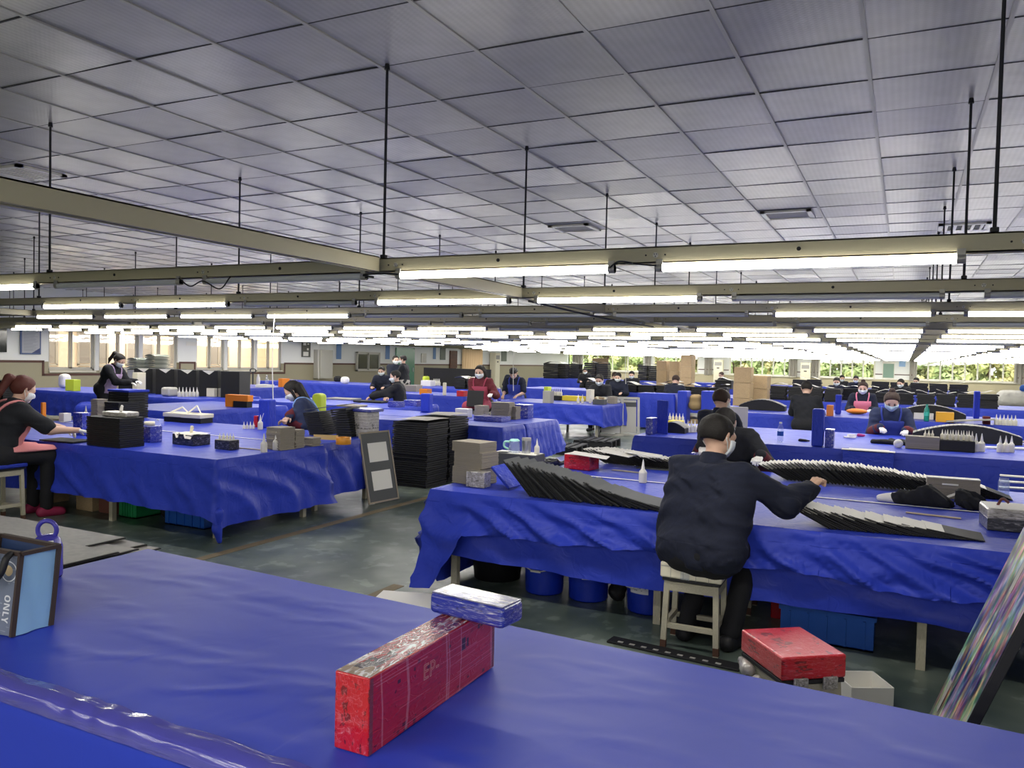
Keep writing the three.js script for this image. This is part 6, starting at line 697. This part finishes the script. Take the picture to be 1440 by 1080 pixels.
// ---------- people ----------
const P = (px, py, z) => { const p = onZ(px, py, z); return [p.x, z]; };
person({ pos: [-.98, -4.42], turn: PI - .2, label: 'man in a dark navy jacket seated on the cream stool with his back turned', seat: .47, lean: .22, nod: .12, look: -.35, cell: .012, loose: 1, mask: M.mask, foot: .12, right: [-.47, .9, -4.82], left: [-1.05, .78, -4.93], skin: [.6, .38, .27], hairM: M.hairBlack, curl: 1.2, handDir: [-.3, .5, .6] });
person({ pos: [-7.46, -4.42], turn: 3.0, label: 'woman with red-brown ponytail and pink apron working at the left table', seat: .51, lean: .32, nod: .2, cell: .014, hair: 'pony', hairM: M.hairRed, top: M.blackCloth, sleeve: .5, apron: M.apronPink, lap: 1, mask: M.mask, gloves: 1, shoes: M.shoe, left: [-7.3, .82, -4.98], right: [-7.06, .82, -4.95] });
stoolFor(P(1036, 600, -7.5));
function stoolFor(p, seat = .45) { stool('plain wooden work stool under a seated worker', p[0], p[1], 0, seat, .3, .28, null, null, M.stool, 'stools under seated workers'); }
person({ pos: P(1036, 600, -7.5), turn: -.1, label: 'worker in black bending over the rear boards behind the man in the navy jacket', lean: .5, nod: .6, cell: .016, top: M.blackCloth, hair: 'short', mask: M.mask, sleeveM: M.maroon, gloves: 1, left: [P(1072, 640, -7.1)[0], .82, -7.0], right: [P(988, 620, -7.1)[0], .86, -7.1] });
person({ pos: P(1004, 590, -9.05), turn: PI - .35, label: 'man in a dark jacket seated with his back turned at the rear table', lean: .2, nod: .1, cell: .018, mask: M.mask, hairM: M.hairBrown }); stoolFor(P(1004, 590, -9.05));
person({ pos: P(1132, 590, -14.9), turn: PI, label: 'broad man in dark clothes seated with his back turned at the orange cushion table', lean: .1, nod: .2, cell: .02, top: M.blackCloth, tall: 1.02 }); stoolFor(P(1132, 590, -14.9));
person({ pos: P(1252, 590, -12.2), turn: .05, label: 'woman in a blue apron with a pale mask and red sleeves bending over her work', lean: .32, nod: .45, cell: .017, hair: 'bun', hairM: M.hairBrown, top: M.blueCloth, apron: M.apronRoyal, mask: M.maskBlue, gloves: 1, sleeveM: M.maroon, left: [P(1274, 615, -11.75)[0], .78, -11.72], right: [P(1238, 610, -11.75)[0], .8, -11.72] }); stoolFor(P(1252, 590, -12.2));
person({ pos: P(1213, 575, -18.1), turn: 0, label: 'worker in a pink apron behind the orange cushion', lean: .22, nod: .3, cell: .022, hair: 'bun', hairM: M.hairBrown, top: M.navy, apron: M.pink, mask: M.mask, gloves: 1 }); stoolFor(P(1213, 575, -18.1));
person({ pos: P(678, 560, -13.4), turn: .1, label: 'masked woman with a headband and patterned maroon apron holding a black board', lean: .15, nod: .25, cell: .018, seat: .62, hair: 'long', top: M.maroon, apron: M.apronRed, mask: M.mask, gloves: 1, left: [P(690, 548, -13)[0], .95, -13.05], right: [P(666, 575, -13)[0], .82, -13] }); stoolFor(P(678, 560, -13.4), .6);
{ const p = P(668, 570, -12.9); single('held_board', 'black board held upright by the masked woman with the headband', 'board', rb(.34, .3, .02, .004, 0, .15, 0).rotateX(-.15), M.blackEdge, [p[0], T + .002, -12.88]); }
person({ pos: P(727, 560, -17.0), turn: .05, label: 'worker in a dark cap and blue apron bending over the table', lean: .3, nod: .4, cell: .02, seat: .58, hair: 'cap', hairM: M.dark, top: M.navy, sleeve: .5, apron: M.apronRoyal }); stoolFor(P(727, 560, -17.0), .56);
person({ pos: P(846, 560, -17.4), turn: .05, label: 'man with short black hair and a mask behind the aisle table', lean: .25, nod: .35, cell: .02, top: M.blackCloth, mask: M.mask }); stoolFor(P(846, 560, -17.4));
person({ pos: P(564, 560, -13.2), turn: -1.1, label: 'man in a black jacket seated sideways at the middle table', lean: .15, nod: .15, cell: .018, top: M.blackCloth, mask: M.mask, curl: 1, left: [P(520, 560, -12.7)[0], T + .06, -12.55], right: [P(540, 560, -12.7)[0], T + .08, -12.75] }); stoolFor(P(564, 560, -13.2));
person({ pos: P(446, 570, -8.1), turn: -.95, label: 'woman with dark hair and a light blue apron leaning over the left table', lean: .45, nod: .35, cell: .016, hair: 'long', top: M.blueCloth, apron: M.apronBlue, mask: M.mask, sleeveM: M.maroon, left: [P(408, 578, -7.8)[0], T + .06, -7.75], right: [P(404, 578, -7.6)[0], T + .1, -7.6] }); stoolFor(P(446, 570, -8.1));
person({ pos: P(148, 560, -10.2), turn: 1.9, label: 'woman in black with lilac apron straps standing at the left tables', sit: false, lean: .4, nod: .4, tall: .95, cell: .018, hair: 'pony', top: M.blackCloth, apron: M.apronLilac, mask: M.mask, gloves: 1, left: [P(182, 545, -10.4)[0], 1.0, -10.55], right: [P(176, 545, -10.2)[0], .98, -10.3] });
person({ pos: P(555, 530, -19.1), turn: .9, label: 'standing man in dark clothes with a white mask facing his colleague', sit: false, tall: .97, lean: .05, nod: .15, cell: .024, mask: M.mask }); person({ pos: P(569, 530, -18.6), turn: -1.2, label: 'standing man in a black coat facing the other standing man', sit: false, tall: .98, lean: .05, nod: .1, cell: .024, top: M.blackCloth, mask: M.mask, legs: M.grayTop });
person({ pos: P(539, 535, -18.4), turn: .3, label: 'seated worker in navy left of the two standing men', lean: .2, cell: .026, mask: M.mask }); stoolFor(P(539, 535, -18.4));
const farP = [[861, 545, -22, PI, 'worker with brown hair seated behind the man at the aisle table', M.blackCloth, 0], [871, 545, -21.4, .1, 'masked worker bending beside the brown-haired worker', M.navy, 1], [889, 535, -26, .2, 'masked worker near the dark bundles', M.blackCloth, 1], [823, 530, -31.7, .3, 'distant masked worker before the brown screen', M.blackCloth, 1], [947, 545, -19.5, PI, 'worker with round dark hair before the brown cartons', M.navy, 0], [1020, 530, -32, -.6, 'distant worker bending by the first air conditioner', M.blackCloth, 0], [1177, 545, -25.4, 0, 'masked worker left of the pink apron behind the black stacks', M.navy, 1], [1183, 535, -33, .2, 'distant masked worker under the far windows on the left', M.blackCloth, 1], [1204, 535, -31.7, 0, 'distant worker in a grey and white top under the far windows', M.navy, 1], [1272, 545, -26, -.5, 'masked worker with dark hair behind the tall stacks on the right', M.blackCloth, 1], [1291, 540, -31.6, -.3, 'distant worker bending near the widest far windows', M.navy, 1], [721, 530, -25, .3, 'small distant worker by the left wall', M.navy, 0]];
for (const [px, py, z, t, l, m, k] of farP) { person({ pos: P(px, py, z), turn: t, label: l, lean: .28, nod: .3, cell: .028, top: m, mask: k ? M.mask : undefined, hairM: k ? M.hairBlack : M.hairBrown, hair: 'short' }); stoolFor(P(px, py, z)); }
renderer.render(scene, camera);
